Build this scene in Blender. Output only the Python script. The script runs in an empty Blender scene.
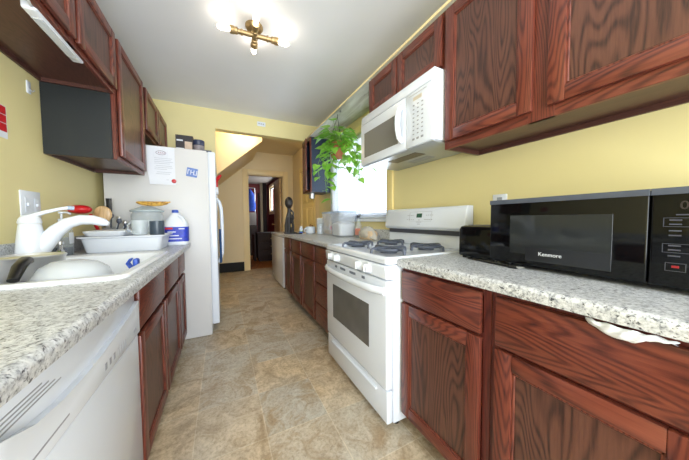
import bpy, bmesh, math, random
from mathutils import Vector, Matrix, Euler
random.seed(7)
PI = math.pi
scene = bpy.context.scene
COL = scene.collection

# ------------------------------------------------------------------ camera, world, light, exposure
CAM_H = 1.1164
yaw, pit, rol = 0.4659, -0.044, -0.0072
c_, s_ = math.cos(yaw), math.sin(yaw)
Rt = Vector((c_, -s_, 0)); Fh = Vector((s_, c_, 0)); Zu = Vector((0, 0, 1))
Fw = Fh*math.cos(pit) + Zu*math.sin(pit)
Up = -Fh*math.sin(pit) + Zu*math.cos(pit)
R2 = Rt*math.cos(rol) + Up*math.sin(rol)
U2 = -Rt*math.sin(rol) + Up*math.cos(rol)
cam_data = bpy.data.cameras.new('camera')
cam = bpy.data.objects.new('camera', cam_data)
COL.objects.link(cam)
M = Matrix((R2, U2, -Fw)).transposed().to_4x4()
M.translation = Vector((0, 0, CAM_H))
cam.matrix_world = M
cam_data.sensor_fit = 'HORIZONTAL'
cam_data.sensor_width = 36.0
cam_data.lens = 243.6215/689*36.0
cam_data.clip_start = 0.01
scene.camera = cam

world = bpy.data.worlds.new('daylight'); scene.world = world
world.use_nodes = True
wn = world.node_tree.nodes
wn['Background'].inputs[0].default_value = (0.84, 0.93, 1.0, 1)
wn['Background'].inputs[1].default_value = 1.75

scene.view_settings.view_transform = 'Standard'
scene.view_settings.look = 'None'
scene.view_settings.gamma = 1
scene.view_settings.use_curve_mapping = False
scene.view_settings.exposure = 0.18

def area_light(name, loc, direction, sx, sy, power, col=(1, 1, 1)):
    l = bpy.data.lights.new(name, 'AREA'); l.shape = 'RECTANGLE'
    l.size = sx; l.size_y = sy; l.energy = power; l.color = col
    o = bpy.data.objects.new(name, l); COL.objects.link(o)
    o.location = loc
    o.rotation_euler = Vector(direction).to_track_quat('-Z', 'Y').to_euler()
    return o
area_light('window_daylight', (1.60, 2.5, 1.6), (-1, 0, 0), 1.25, 0.95, 20, (0.84, 0.92, 1.0))
area_light('near_fill_light', (0.25, -1.72, 1.35), (0, 1, 0.22), 2.0, 2.0, 125, (0.86, 0.93, 1.0))  # added fill lamp behind the camera, at the made-up opening in the near wall
area_light('back_room_daylight', (1.78, 8.6, 1.85), (-1, 0, -0.1), 1.7, 0.9, 30, (0.95, 0.98, 1.0))
BULB = 21.0

# ------------------------------------------------------------------ colour and material helpers
def lin(c):
    r = []
    for v in c[:3]:
        v = v/255.0
        r.append(v/12.92 if v <= 0.04045 else ((v+0.055)/1.055)**2.4)
    return (r[0], r[1], r[2], 1.0)

class NT:
    def __init__(s, name):
        s.m = bpy.data.materials.new(name); s.m.use_nodes = True
        s.t = s.m.node_tree; s.n = s.t.nodes; s.b = s.n['Principled BSDF']
    def node(s, kind, **kw):
        n = s.n.new(kind)
        for k, v in kw.items(): setattr(n, k, v)
        return n
    def link(s, a, b): s.t.links.new(a, b)
    def coords(s, scale=(1, 1, 1), rand=False, kind='Object', loc=(0, 0, 0)):
        tc = s.node('ShaderNodeTexCoord')
        mp = s.node('ShaderNodeMapping')
        mp.inputs['Scale'].default_value = scale
        mp.inputs['Location'].default_value = loc
        src = tc.outputs[kind]
        if rand:
            oi = s.node('ShaderNodeObjectInfo')
            cx = s.node('ShaderNodeVectorMath', operation='SCALE')
            cx.inputs[0].default_value = (7.3, 13.7, 17.1)
            s.link(oi.outputs['Random'], cx.inputs['Scale'])
            ad = s.node('ShaderNodeVectorMath', operation='ADD')
            s.link(src, ad.inputs[0]); s.link(cx.outputs[0], ad.inputs[1])
            src = ad.outputs[0]
        s.link(src, mp.inputs['Vector'])
        return mp.outputs[0]
    def noise(s, vec, scale=1, detail=3, rough=0.5, dist=0):
        n = s.node('ShaderNodeTexNoise')
        n.inputs['Scale'].default_value = scale; n.inputs['Detail'].default_value = detail
        n.inputs['Roughness'].default_value = rough; n.inputs['Distortion'].default_value = dist
        s.link(vec, n.inputs['Vector']); return n.outputs['Fac']
    def math(s, op, a, b=None):
        n = s.node('ShaderNodeMath', operation=op)
        for i, v in enumerate((a, b)):
            if v is None: continue
            if isinstance(v, (int, float)): n.inputs[i].default_value = v
            else: s.link(v, n.inputs[i])
        return n.outputs[0]
    def ramp(s, fac, stops):
        n = s.node('ShaderNodeValToRGB'); e = n.color_ramp.elements
        while len(e) < len(stops): e.new(0.5)
        for i, (p, c) in enumerate(stops):
            e[i].position = p; e[i].color = lin(c)
        s.link(fac, n.inputs[0]); return n.outputs[0]
    def mix(s, fac, a, b, mode='MIX'):
        n = s.node('ShaderNodeMix', data_type='RGBA', blend_type=mode)
        if isinstance(fac, (int, float)): n.inputs[0].default_value = fac
        else: s.link(fac, n.inputs[0])
        for i, v in ((6, a), (7, b)):
            if isinstance(v, tuple): n.inputs[i].default_value = v
            else: s.link(v, n.inputs[i])
        return n.outputs[2]
    def bump(s, h, strength=0.2, dist=0.01):
        n = s.node('ShaderNodeBump'); n.inputs['Strength'].default_value = strength
        n.inputs['Distance'].default_value = dist
        s.link(h, n.inputs['Height']); s.link(n.outputs[0], s.b.inputs['Normal'])
    def base(s, c):
        if isinstance(c, tuple): s.b.inputs['Base Color'].default_value = c
        else: s.link(c, s.b.inputs['Base Color'])
    def set(s, **kw):
        for k, v in kw.items(): s.b.inputs[k.replace('_', ' ')].default_value = v

def plain(name, col, rough=0.5, metal=0.0, var=0.04, scale=8.0, **kw):
    t = NT(name)
    f = t.noise(t.coords(rand=True), scale, 3)
    a = lin(tuple(min(255, v*(1+var)) for v in col)); b = lin(tuple(v*(1-var) for v in col))
    t.base(t.mix(f, b, a)); t.set(Roughness=rough, Metallic=metal)
    for k, v in kw.items(): t.b.inputs[k.replace('_', ' ')].default_value = v
    return t.m

def paint(name, col, rough=0.6, var=0.03):
    t = NT(name)
    v = t.coords()
    f = t.noise(v, 1.4, 3); f2 = t.noise(v, 220, 2)
    a = lin(tuple(min(255, x*(1+var)) for x in col)); b = lin(tuple(x*(1-var) for x in col))
    t.base(t.mix(f, b, a)); t.set(Roughness=rough)
    t.bump(f2, 0.08, 0.002)
    return t.m

def wood(name, axis, dark, mid, light, k=250.0, rough=0.35, coarse=0.7, across=5.5, contrast=0.5):
    t = NT(name)
    sc = [across]*3; sc['XYZ'.index(axis)] = coarse
    fs = [150.0]*3; fs['XYZ'.index(axis)] = 9.0
    n1 = t.noise(t.coords(tuple(sc), rand=True), 1, 2, 0.4, 0.15)
    sn = t.math('SINE', t.math('MULTIPLY', n1, k))
    sn = t.math('ADD', t.math('MULTIPLY', sn, 0.5), 0.5)
    sn = t.math('POWER', sn, 2.2)
    n2 = t.noise(t.coords(tuple(fs), rand=True), 1, 3, 0.65)
    n3 = t.noise(t.coords((3, 3, 3), rand=True), 1, 2)
    pores = t.math('MULTIPLY', sn, t.math('ADD', t.math('MULTIPLY', n2, 1.2), 0.2))
    f = t.math('ADD', t.math('MULTIPLY', pores, contrast), t.math('MULTIPLY', n2, 1-contrast))
    f = t.math('ADD', f, t.math('MULTIPLY', t.math('SUBTRACT', n3, 0.5), 0.25))
    t.base(t.ramp(f, [(0.12, light), (0.36, mid), (0.80, dark)]))
    t.set(Roughness=rough)
    t.bump(n2, 0.12, 0.002)
    return t.m

# reddish cherry-stained oak: frames (red), panels (browner)
FR = ((64, 28, 22), (102, 48, 36), (124, 64, 47))
PN = ((50, 29, 24), (84, 51, 41), (102, 65, 52))
W_V = wood('oak_stile', 'Z', *FR)
W_H = wood('oak_rail', 'Y', *FR)
W_P = wood('oak_panel', 'Z', *PN, k=260, contrast=0.55)
W_BOX = wood('oak_carcass', 'Z', (58, 22, 20), (92, 38, 32), (112, 52, 42), contrast=0.3)
W_BOXH = wood('oak_face_rail', 'Y', (58, 22, 20), (92, 38, 32), (112, 52, 42), contrast=0.3)
W_UNDER = wood('oak_underside', 'Y', (60, 36, 32), (84, 52, 45), (98, 64, 56), contrast=0.25)
W_DARK = wood('dark_walnut', 'Z', (24, 13, 12), (46, 26, 22), (62, 36, 30), contrast=0.4, rough=0.65)
W_GOLD = wood('honey_floor_boards', 'Y', (140, 82, 36), (184, 120, 60), (206, 146, 84), k=60, contrast=0.4)
W_TAN = wood('pale_spoon_wood', 'Z', (176, 138, 92), (206, 172, 124), (222, 192, 148), contrast=0.4)
W_EBONY = plain('ebony', (34, 27, 24), 0.42, var=0.2, scale=20)
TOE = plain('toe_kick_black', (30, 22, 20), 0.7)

YEL = paint('kitchen_yellow_paint', (228, 215, 158))
YEL2 = paint('hall_cream_yellow_paint', (236, 218, 178))
YELT = paint('yellow_trim_paint', (242, 220, 152), 0.45)
CREAM = paint('cream_trim_paint', (244, 222, 170), 0.45)
CEILP = paint('ceiling_white_paint', (232, 233, 236), 0.7)
RED_WALL = paint('dark_red_paint', (104, 26, 26), 0.6)
WHITE_APP = plain('white_enamel', (222, 228, 238), 0.22, var=0.01, Coat_Weight=0.3)
WHITE_PL = plain('white_plastic', (222, 227, 235), 0.35, var=0.01)
WHITE_SINK = plain('white_sink_acrylic', (228, 231, 235), 0.25, var=0.01)
OFFWH = plain('fridge_textured_white', (212, 211, 210), 0.42, var=0.01)
GREY_PL = plain('grey_plastic', (150, 154, 160), 0.4)
DKGREY = plain('charcoal_iron', (76, 82, 96), 0.45, var=0.1, scale=30)
BLACK = plain('black_plastic', (20, 20, 22), 0.3, var=0.1)
BLACKGL = plain('black_gloss', (9, 10, 12), 0.08, var=0.1, Specular_IOR_Level=0.3)
BLACKMT = plain('matte_black', (24, 26, 28), 0.75, var=0.15)
OVENGL = plain('oven_dark_glass', (92, 90, 88), 0.12, var=0.2, scale=5)
MWGL = plain('grey_mesh_glass', (120, 118, 114), 0.15, var=0.06, scale=3)
BRASS = plain('antique_brass', (172, 146, 104), 0.42, 0.75, var=0.1)
STEEL = plain('stainless_steel', (208, 210, 213), 0.34, 0.9)
CHROME = plain('chrome', (215, 215, 218), 0.1, 1.0)
RED = plain('red_plastic', (200, 24, 32), 0.35)
BLUE = plain('blue_plastic', (40, 80, 180), 0.4)
NAVY = plain('navy_cloth', (36, 74, 118), 0.85, var=0.2, scale=30)
BLUECL = plain('royal_blue_cloth', (34, 74, 176), 0.8, var=0.25, scale=12)
GREENSP = plain('green_scourer', (150, 190, 80), 0.9, var=0.1)
PAPER = plain('white_paper', (226, 229, 236), 0.8, var=0.015)
INK = plain('grey_print', (150, 152, 160), 0.8)
INKD = plain('dark_print', (70, 72, 82), 0.8)
PANELBL = plain('dark_laminate_window_tint', (40, 54, 74), 0.4, var=0.15, scale=40)  # blue in this dark tone stands for the window's reflection, painted in
SIDEBL = plain('dark_green_black_laminate', (17, 23, 25), 0.55, var=0.3, scale=120)
TERRA = plain('terracotta', (190, 112, 84), 0.8, var=0.1)
KRAFT = plain('kraft_print', (196, 150, 104), 0.6, var=0.1)

def clear(name, col=(255, 255, 255), alpha=0.25, rough=0.08):
    t = NT(name); t.base(lin(col)); t.set(Roughness=rough, Alpha=alpha)
    return t.m
GLASS = clear('clear_glass', (225, 235, 240), 0.28)
PLASTIC_CL = clear('clear_plastic', (238, 245, 255), 0.26, 0.15)
FROST = clear('frosted_plastic', (232, 238, 244), 0.42, 0.2)
PANE = clear('window_glass', (240, 248, 255), 0.08, 0.03)

def emit(name, col, strength):
    t = NT(name); t.base(lin(col))
    t.b.inputs['Emission Color'].default_value = lin(col)
    t.b.inputs['Emission Strength'].default_value = strength
    return t.m
BULB_M = emit('warm_bulb', (255, 243, 226), BULB)
HALLB_M = emit('hall_bulb', (255, 230, 190), 270.0)
LED = emit('green_clock_led', (30, 70, 50), 0.25)

def granite():
    t = NT('speckled_granite_laminate')
    v = t.coords((1, 1, 1))
    a = t.noise(v, 95, 4, 0.7, 0.2); b = t.noise(v, 190, 3, 0.6); c = t.noise(v, 22, 3, 0.6)
    base = t.ramp(a, [(0.36, (138, 141, 148)), (0.47, (190, 193, 197)), (0.62, (220, 222, 225))])
    dk = t.ramp(b, [(0.33, (255, 255, 255)), (0.40, (0, 0, 0))])
    dk2 = t.ramp(t.noise(v, 85, 3, 0.6, 0.6), [(0.34, (255, 255, 255)), (0.40, (0, 0, 0))])
    m = t.mix(t.ramp(c, [(0.42, (0, 0, 0)), (0.62, (120, 120, 120))]), base, lin((166, 167, 168)))
    m = t.mix(dk, m, lin((118, 118, 122)))
    m = t.mix(dk2, m, lin((72, 73, 80)))
    t.base(m); t.set(Roughness=0.32)
    return t.m
GRAN = granite()

def floor_mat():
    t = NT('stone_look_vinyl_tile')
    v = t.coords(loc=(-0.182+0.335*4, -1.61+0.355*8, 0))
    br = t.node('ShaderNodeTexBrick'); br.offset = 0.0; br.squash = 1.0
    br.inputs['Scale'].default_value = 1.0
    br.inputs['Brick Width'].default_value = 0.335; br.inputs['Row Height'].default_value = 0.355
    br.inputs['Mortar Size'].default_value = 0.003; br.inputs['Mortar Smooth'].default_value = 0.4
    br.inputs['Bias'].default_value = 0.0
    br.inputs['Color1'].default_value = lin((228, 202, 164)); br.inputs['Color2'].default_value = lin((202, 198, 186))
    br.inputs['Mortar'].default_value = lin((226, 212, 186))
    t.link(v, br.inputs['Vector'])
    n1 = t.noise(v, 6.5, 6, 0.68, 1.2); n2 = t.noise(v, 60, 4, 0.7, 0.5); n3 = t.noise(v, 2.2, 2)
    m = t.mix(t.ramp(n1, [(0.38, (255, 255, 255)), (0.60, (0, 0, 0))]), br.outputs['Color'], lin((176, 152, 120)))
    m2 = t.mix(t.ramp(n3, [(0.42, (0, 0, 0)), (0.62, (150, 150, 150))]), m, lin((204, 202, 192)))
    sp = t.ramp(n2, [(0.3, (176, 168, 158)), (0.5, (232, 231, 228)), (0.7, (255, 255, 255))])
    mm = t.mix(0.7, m2, sp, 'MULTIPLY')
    fin = t.mix(t.math('MULTIPLY', br.outputs['Fac'], 0.25), mm, lin((230, 218, 192)))
    t.base(fin); t.set(Roughness=0.38)
    t.bump(n2, 0.06, 0.003)
    return t.m
FLOOR = floor_mat()

def soffit_mat():
    t = NT('whitewashed_plank')
    v = t.coords((9, 1.6, 9)); n = t.noise(v, 1, 4, 0.55, 0.4)
    base = t.ramp(n, [(0.32, (140, 134, 116)), (0.45, (186, 184, 168)), (0.6, (214, 214, 202)), (0.75, (170, 166, 148))])
    kn = t.noise(t.coords((14, 6, 1), loc=(3, 1.7, 0)), 1, 1, 0.5, 0.3)
    t.base(t.mix(t.ramp(kn, [(0.70, (0, 0, 0)), (0.76, (255, 255, 255))]), base, lin((112, 112, 104))))
    t.set(Roughness=0.6); return t.m
PLANK = soffit_mat()

def leaf_mat():
    t = NT('pothos_leaf')
    f = t.noise(t.coords(), 11, 3)
    t.base(t.ramp(f, [(0.3, (70, 128, 40)), (0.5, (118, 176, 62)), (0.7, (176, 214, 104))]))
    t.set(Roughness=0.4); t.b.inputs['Subsurface Weight'].default_value = 0.0
    tr = t.node('ShaderNodeBsdfTranslucent'); tr.inputs[0].default_value = lin((150, 205, 70))
    mx = t.node('ShaderNodeMixShader'); mx.inputs[0].default_value = 0.4
    out = t.n['Material Output']
    t.link(t.b.outputs[0], mx.inputs[1]); t.link(tr.outputs[0], mx.inputs[2]); t.link(mx.outputs[0], out.inputs[0])
    return t.m
LEAF = leaf_mat()

def blind_mat():
    t = NT('white_blind_slat'); t.base(lin((244, 246, 250))); t.set(Roughness=0.5)
    tr = t.node('ShaderNodeBsdfTranslucent'); tr.inputs[0].default_value = lin((246, 248, 252))
    mx = t.node('ShaderNodeMixShader'); mx.inputs[0].default_value = 0.3
    out = t.n['Material Output']
    t.link(t.b.outputs[0], mx.inputs[1]); t.link(tr.outputs[0], mx.inputs[2]); t.link(mx.outputs[0], out.inputs[0])
    return t.m
BLIND = blind_mat()

# ------------------------------------------------------------------ mesh helpers
def wloc(o):
    v = Vector((0, 0, 0))
    while o is not None:
        v += o.location; o = o.parent
    return v

class MB:
    def __init__(s): s.bm = bmesh.new(); s.mi = 0
    def _fin(s, verts, bevel=0, seg=2):
        if bevel > 0:
            es = list({e for v in verts for e in v.link_edges})
            bmesh.ops.bevel(s.bm, geom=es, offset=bevel, segments=seg, profile=0.5, affect='EDGES', clamp_overlap=True)
    def box(s, x0, x1, y0, y1, z0, z1, bevel=0, seg=2, mat=None, rot=None):
        if x0 > x1: x0, x1 = x1, x0
        if y0 > y1: y0, y1 = y1, y0
        if z0 > z1: z0, z1 = z1, z0
        before = set(s.bm.faces)
        P = [(x0,y0,z0),(x1,y0,z0),(x1,y1,z0),(x0,y1,z0),(x0,y0,z1),(x1,y0,z1),(x1,y1,z1),(x0,y1,z1)]
        vs = [s.bm.verts.new(p) for p in P]
        for f in ((3,2,1,0),(4,5,6,7),(0,1,5,4),(1,2,6,5),(2,3,7,6),(3,0,4,7)):
            s.bm.faces.new([vs[i] for i in f])
        s._fin(vs, bevel, seg)
        if mat is not None:
            for f in s.bm.faces:
                if f not in before: f.material_index = mat
        return s
    def prism(s, pts, axis, a, b, bevel=0, seg=2, mat=None):
        """pts: 2-D outline in the other two axes (order X,Y,Z without axis), extruded from a to b"""
        before = set(s.bm.faces)
        def mk(p, t):
            q = list(p); q.insert('XYZ'.index(axis), t); return s.bm.verts.new(q)
        A = [mk(p, a) for p in pts]; B = [mk(p, b) for p in pts]; n = len(pts)
        s.bm.faces.new(A[::-1]); s.bm.faces.new(B)
        for i in range(n): s.bm.faces.new((A[i], A[(i+1) % n], B[(i+1) % n], B[i]))
        s._fin(A+B, bevel, seg)
        if mat is not None:
            for f in s.bm.faces:
                if f not in before: f.material_index = mat
        return s
    def loft(s, loops, cap0=True, cap1=True, closed=True):
        L = [[s.bm.verts.new(p) for p in lp] for lp in loops]
        for A, B in zip(L, L[1:]):
            n = len(A)
            for i in range(n if closed else n-1):
                j = (i+1) % n
                s.bm.faces.new((A[i], A[j], B[j], B[i]))
        if cap0: s.bm.faces.new(L[0][::-1])
        if cap1: s.bm.faces.new(L[-1])
        return s
    def lathe(s, c, prof, n=28, axis='Z', cap=True):
        c = Vector(c)
        def P(r, h, a):
            u, v = r*math.cos(a), r*math.sin(a)
            return c + (Vector((u, v, h)) if axis == 'Z' else Vector((h, u, v)) if axis == 'X' else Vector((u, h, v)))
        loops = [[P(max(r, 1e-4), h, 2*PI*i/n) for i in range(n)] for r, h in prof]
        return s.loft(loops, cap, cap)
    def cyl(s, p0, p1, r0, r1=None, n=16):
        return s.tube([p0, p1], [r0, r0 if r1 is None else r1], n)
    def tube(s, pts, r, n=8, flat=1.0):
        pts = [Vector(p) for p in pts]
        if not isinstance(r, (list, tuple)): r = [r]*len(pts)
        loops = []; ref = None
        for i, p in enumerate(pts):
            d = (pts[min(i+1, len(pts)-1)] - pts[max(i-1, 0)]).normalized()
            if ref is None:
                ref = d.orthogonal().normalized() if abs(d.z) > 0.9 else Vector((0, 0, 1)).cross(d).normalized()
            u = (ref - d*ref.dot(d)).normalized(); v = d.cross(u); ref = u
            loops.append([p + (u*math.cos(2*PI*k/n) + v*math.sin(2*PI*k/n)*flat)*r[i] for k in range(n)])
        return s.loft(loops)
    def ball(s, c, r, n=16, m=10):
        if isinstance(r, (int, float)): r = (r, r, r)
        c = Vector(c)
        loops = []
        for j in range(m+1):
            t = -PI/2 + PI*j/m; k = max(math.cos(t), 0.01)
            loops.append([c + Vector((r[0]*k*math.cos(2*PI*i/n), r[1]*k*math.sin(2*PI*i/n), r[2]*math.sin(t))) for i in range(n)])
        return s.loft(loops)
    def rings(s, specs, n=6):
        """specs: (cx, cy, hx, hy, corner_radius, z) rounded rectangles lofted in order"""
        return s.loft([rrect(*q, n=n) for q in specs])
    def xform(s, m):
        bmesh.ops.transform(s.bm, matrix=m, verts=s.bm.verts[:]); return s
    def build(s, name, mat, parent=None, origin=None, smooth=35, kind=None):
        bmesh.ops.recalc_face_normals(s.bm, faces=s.bm.faces[:])
        base = wloc(parent) if parent is not None else Vector(origin or (0, 0, 0))
        bmesh.ops.translate(s.bm, vec=-base, verts=s.bm.verts[:])
        me = bpy.data.meshes.new(name); s.bm.to_mesh(me); s.bm.free()
        for m in (mat if isinstance(mat, (list, tuple)) else [mat]): me.materials.append(m)
        if smooth:
            me.polygons.foreach_set('use_smooth', [True]*len(me.polygons))
            me.set_sharp_from_angle(angle=math.radians(smooth))
        o = bpy.data.objects.new(name, me); COL.objects.link(o)
        if parent is not None: o.parent = parent
        else: o.location = base
        if kind: o['kind'] = kind
        return o

def rrect(cx, cy, hx, hy, r, z, n=6):
    r = min(r, hx*0.999, hy*0.999); out = []
    for (sx, sy, a0) in ((1, 1, 0), (-1, 1, PI/2), (-1, -1, PI), (1, -1, 1.5*PI)):
        for i in range(n+1):
            a = a0 + PI/2*i/n
            out.append(Vector((cx+sx*(hx-r)+r*math.cos(a), cy+sy*(hy-r)+r*math.sin(a), z)))
    return out

def tag(o, label, cat, group=None):
    o['label'] = label; o['category'] = cat
    if group: o['group'] = group
    return o
def thing(name, label, cat, loc=(0, 0, 0), group=None):
    o = bpy.data.objects.new(name, None); COL.objects.link(o); o.location = loc
    o.empty_display_size = 0.05
    return tag(o, label, cat, group)
def single(mb, name, mat, label, cat, loc, group=None, smooth=35):
    return tag(mb.build(name, mat, None, loc, smooth), label, cat, group)
def struct(mb, name, mat, smooth=35): return mb.build(name, mat, None, None, smooth, 'structure')

def text_mesh(body, size, thick=0.0004):
    cu = bpy.data.curves.new('letters', 'FONT'); cu.body = body; cu.size = size
    cu.extrude = thick; cu.align_x = 'LEFT'
    tmp = bpy.data.objects.new('letters', cu); COL.objects.link(tmp)
    dg = bpy.context.evaluated_depsgraph_get()
    me = bpy.data.meshes.new_from_object(tmp.evaluated_get(dg))
    bpy.data.objects.remove(tmp, do_unlink=True)
    return me
def text(name, body, size, mat, parent, loc, right, up, label=None):
    me = text_mesh(body, size); r = Vector(right).normalized(); u = Vector(up).normalized(); n = r.cross(u)
    mm = Matrix((r, u, n)).transposed().to_4x4(); mm.translation = Vector(loc) - wloc(parent)
    me.transform(mm); me.materials.append(mat)
    o = bpy.data.objects.new(name, me); COL.objects.link(o); o.parent = parent
    if label: o['label'] = label
    return o

# ------------------------------------------------------------------ the room
XL, XR, CEIL, YF = -0.894, 1.417, 2.54, 3.60
YN = -1.6
YB = 5.75
struct(MB().box(-1.2, 1.75, YN-0.15, YB+0.1, -0.06, 0), 'floor', FLOOR)
struct(MB().box(XL-0.15, XR+0.3, YN-0.15, YF+0.12, CEIL, CEIL+0.08), 'ceiling', CEILP)
struct(MB().box(-1.2, 1.75, YF+0.12, YB+0.12, 2.62, 2.70), 'ceiling_hall', YEL2)
struct(MB().box(XL-0.12, XL, YN-0.15, YF+0.12, 0, CEIL), 'wall_left', YEL)
W0, W1, WZ0, WZ1 = 1.89, 3.14, 1.12, 2.09
w = MB()
w.box(XR, XR+0.15, YN-0.15, W0, 0, CEIL).box(XR, XR+0.15, W1, YF+0.12, 0, CEIL)
w.box(XR, XR+0.15, W0, W1, 0, WZ0).box(XR, XR+0.15, W0, W1, WZ1, CEIL)
struct(w, 'wall_right', YEL)
w = MB(); XO = -0.044
w.box(XL, XO, YF, YF+0.12, 0, CEIL).box(XO, XR, YF, YF+0.12, 2.30, CEIL)
struct(w, 'wall_far', YEL)
w = MB()
w.box(XL, -0.75, YN-0.12, YN, 0, CEIL).box(1.25, XR, YN-0.12, YN, 0, CEIL).box(-0.75, 1.25, YN-0.12, YN, 2.35, CEIL).box(-0.75, 1.25, YN-0.12, YN, 0, 0.35)  # wide opening added behind the camera to let fill light in
struct(w, 'wall_near', YEL)
# hall beyond the opening
DX0, DX1, DZ = 0.528, 1.30, 2.12
w = MB()
w.box(-1.2, DX0, YB, YB+0.12, 0, 2.70).box(DX1, 1.65, YB, YB+0.12, 0, 2.70).box(DX0, DX1, YB, YB+0.12, DZ, 2.70)
struct(w, 'wall_hall_back', YEL2)
w = MB(); HX = 1.53
HD0, HD1, HDZ = 4.30, 5.06, 2.10
w.box(HX, HX+0.12, YF+0.12, HD0, 0, 2.70).box(HX, HX+0.12, HD1, YB+0.12, 0, 2.70).box(HX, HX+0.12, HD0, HD1, HDZ, 2.70)
struct(w, 'wall_hall_right', YEL2)
struct(MB().box(-1.2, -1.1, YF+0.12, YB, 0, 2.70), 'wall_hall_left', YEL2)
# sloping underside of the stairs
struct(MB().prism([(-1.1, 0.90), (0.634, 2.43), (0.634, 2.62), (-1.1, 2.62)], 'Y', 4.3, YB), 'wall_stair', YEL2)
# trim
w = MB()
w.box(DX0-0.11, DX0, YB-0.025, YB, 0, DZ+0.11, 0.004).box(DX1, DX1+0.11, YB-0.025, YB, 0, DZ+0.11, 0.004).box(DX0, DX1, YB-0.025, YB, DZ, DZ+0.11, 0.004)
w.box(DX0-0.005, DX0+0.015, YB, YB+0.13, 0, DZ).box(DX1-0.015, DX1+0.005, YB, YB+0.13, 0, DZ).box(DX0, DX1, YB, YB+0.13, DZ-0.015, DZ)
struct(w, 'trim_1', CREAM)
w = MB()
w.box(HX-0.02, HX, HD0-0.1, HD0, 0, HDZ+0.1, 0.004).box(HX-0.02, HX, HD1, HD1+0.1, 0, HDZ+0.1, 0.004).box(HX-0.02, HX, HD0, HD1, HDZ, HDZ+0.1, 0.004)
struct(w, 'trim_2', YELT)
struct(MB().box(-1.1, DX0-0.112, YB-0.02, YB, 0, 0.20, 0.004), 'baseboard_hall', BLACKMT)
# panelled hall door
d = MB().box(HX+0.01, HX+0.05, HD0, HD1, 0.005, HDZ, 0.002).build('door_1', YELT, None, None, 35, 'structure')
for (a, b) in ((0.10, 0.36), (0.41, 0.67)):
    for (z0, z1) in ((0.15, 0.75), (0.85, 1.35), (1.45, 1.95)):
        p = MB().box(HX, HX+0.011, HD0+a, HD0+b, z0, z1, 0.006, 1)
        p.box(HX-0.006, HX+0.004, HD0+a+0.03, HD0+b-0.03, z0+0.03, z1-0.03, 0.004, 1).build('door_panel', YELT, d)
MB().lathe((HX+0.01, HD0+0.06, 1.0), [(0.012, 0), (0.012, -0.04), (0.028, -0.05), (0.03, -0.065), (0.015, -0.08)], 16, 'X').build('door_knob', BRASS, d)
# window_1 with casing
win = MB()
win.box(XR+0.06, XR+0.11, W0, W0+0.05, WZ0, WZ1).box(XR+0.06, XR+0.11, W1-0.05, W1, WZ0, WZ1)
win.box(XR+0.06, XR+0.11, W0, W1, WZ0, WZ0+0.05).box(XR+0.06, XR+0.11, W0, W1, WZ1-0.05, WZ1)
win.box(XR+0.06, XR+0.11, 2.495, 2.535, WZ0, WZ1)
win = win.build('window_1', WHITE_PL, None, None, 35, 'structure')
MB().box(XR+0.083, XR+0.087, W0+0.05, W1-0.05, WZ0+0.05, WZ1-0.05).build('window_pane', PANE, win)
w = MB()
w.box(XR-0.02, XR, W0-0.085, W0, WZ0-0.03, WZ1+0.07, 0.004).box(XR-0.02, XR, W0, W1, WZ1, WZ1+0.07, 0.004)
struct(w, 'trim_3', YELT)
w = MB().box(XR-0.02, XR, W1, W1+0.08, WZ0-0.03, WZ1+0.07, 0.004).box(XR-0.03, XR+0.06, W0-0.09, W1+0.08, WZ0-0.03, WZ0, 0.005)
w.box(XR, XR+0.06, W0-0.001, W0+0.012, WZ0, WZ1).box(XR, XR+0.06, W1-0.012, W1, WZ0, WZ1)
struct(w, 'trim_4', WHITE_PL)
# blinds
bl = thing('window_blind', 'white horizontal slat blind hanging in the window over the far counter', 'window blind', (XR+0.03, 2.515, WZ1))
m = MB(); z = WZ0+0.03
while z < WZ1-0.05:
    m.prism([(XR+0.016, z+0.007), (XR+0.030, z+0.002), (XR+0.044, z-0.007), (XR+0.044, z-0.009), (XR+0.030, z), (XR+0.016, z+0.005)], 'Y', W0+0.02, W1-0.02)
    z += 0.024
m.build('slats', BLIND, bl, smooth=0)
MB().box(XR+0.012, XR+0.05, W0+0.015, W1-0.015, WZ1-0.045, WZ1-0.004, 0.004).build('head_rail', WHITE_PL, bl)
MB().box(XR+0.014, XR+0.046, W0+0.02, W1-0.02, WZ0+0.004, WZ0+0.02, 0.004).build('bottom_rail', WHITE_PL, bl)
m = MB()
for y in (2.05, 2.52, 2.98): m.tube([(XR+0.03, y, WZ0+0.012), (XR+0.03, y, WZ1-0.02)], 0.0015, 5)
m.build('ladder_cord', WHITE_PL, bl)
# room beyond the hall
struct(MB().box(-0.6, 1.75, YB+0.1, 10.1, -0.06, 0.002), 'floor_back_room', W_GOLD)
struct(MB().box(-0.7, 1.9, YB+0.12, 10.1, 2.50, 2.56), 'ceiling_back_room', paint('dull_grey_ceiling_paint', (150, 142, 134), 0.7))
struct(MB().box(-0.7, 1.9, 10.0, 10.12, 0, 2.5), 'wall_back_room_far', RED_WALL)
struct(MB().box(-0.7, -0.6, YB+0.12, 10.0, 0, 2.5), 'wall_back_room_left', RED_WALL)
B0, B1, BZ0, BZ1 = 7.80, 9.45, 1.42, 2.30
w = MB()
w.box(1.65, 1.75, YB+0.12, B0, 0, 2.5).box(1.65, 1.75, B1, 10.0, 0, 2.5).box(1.65, 1.75, B0, B1, 0, BZ0).box(1.65, 1.75, B0, B1, BZ1, 2.5)
struct(w, 'wall_back_room_right', RED_WALL)
w = MB()
w.box(1.62, 1.65, B0-0.1, B0, BZ0-0.1, BZ1+0.1).box(1.62, 1.65, B1, B1+0.1, BZ0-0.1, BZ1+0.1).box(1.62, 1.65, B0, B1, BZ1, BZ1+0.1).box(1.61, 1.66, B0-0.12, B1+0.12, BZ0-0.1, BZ0)
struct(w, 'trim_5', CREAM)
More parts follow.
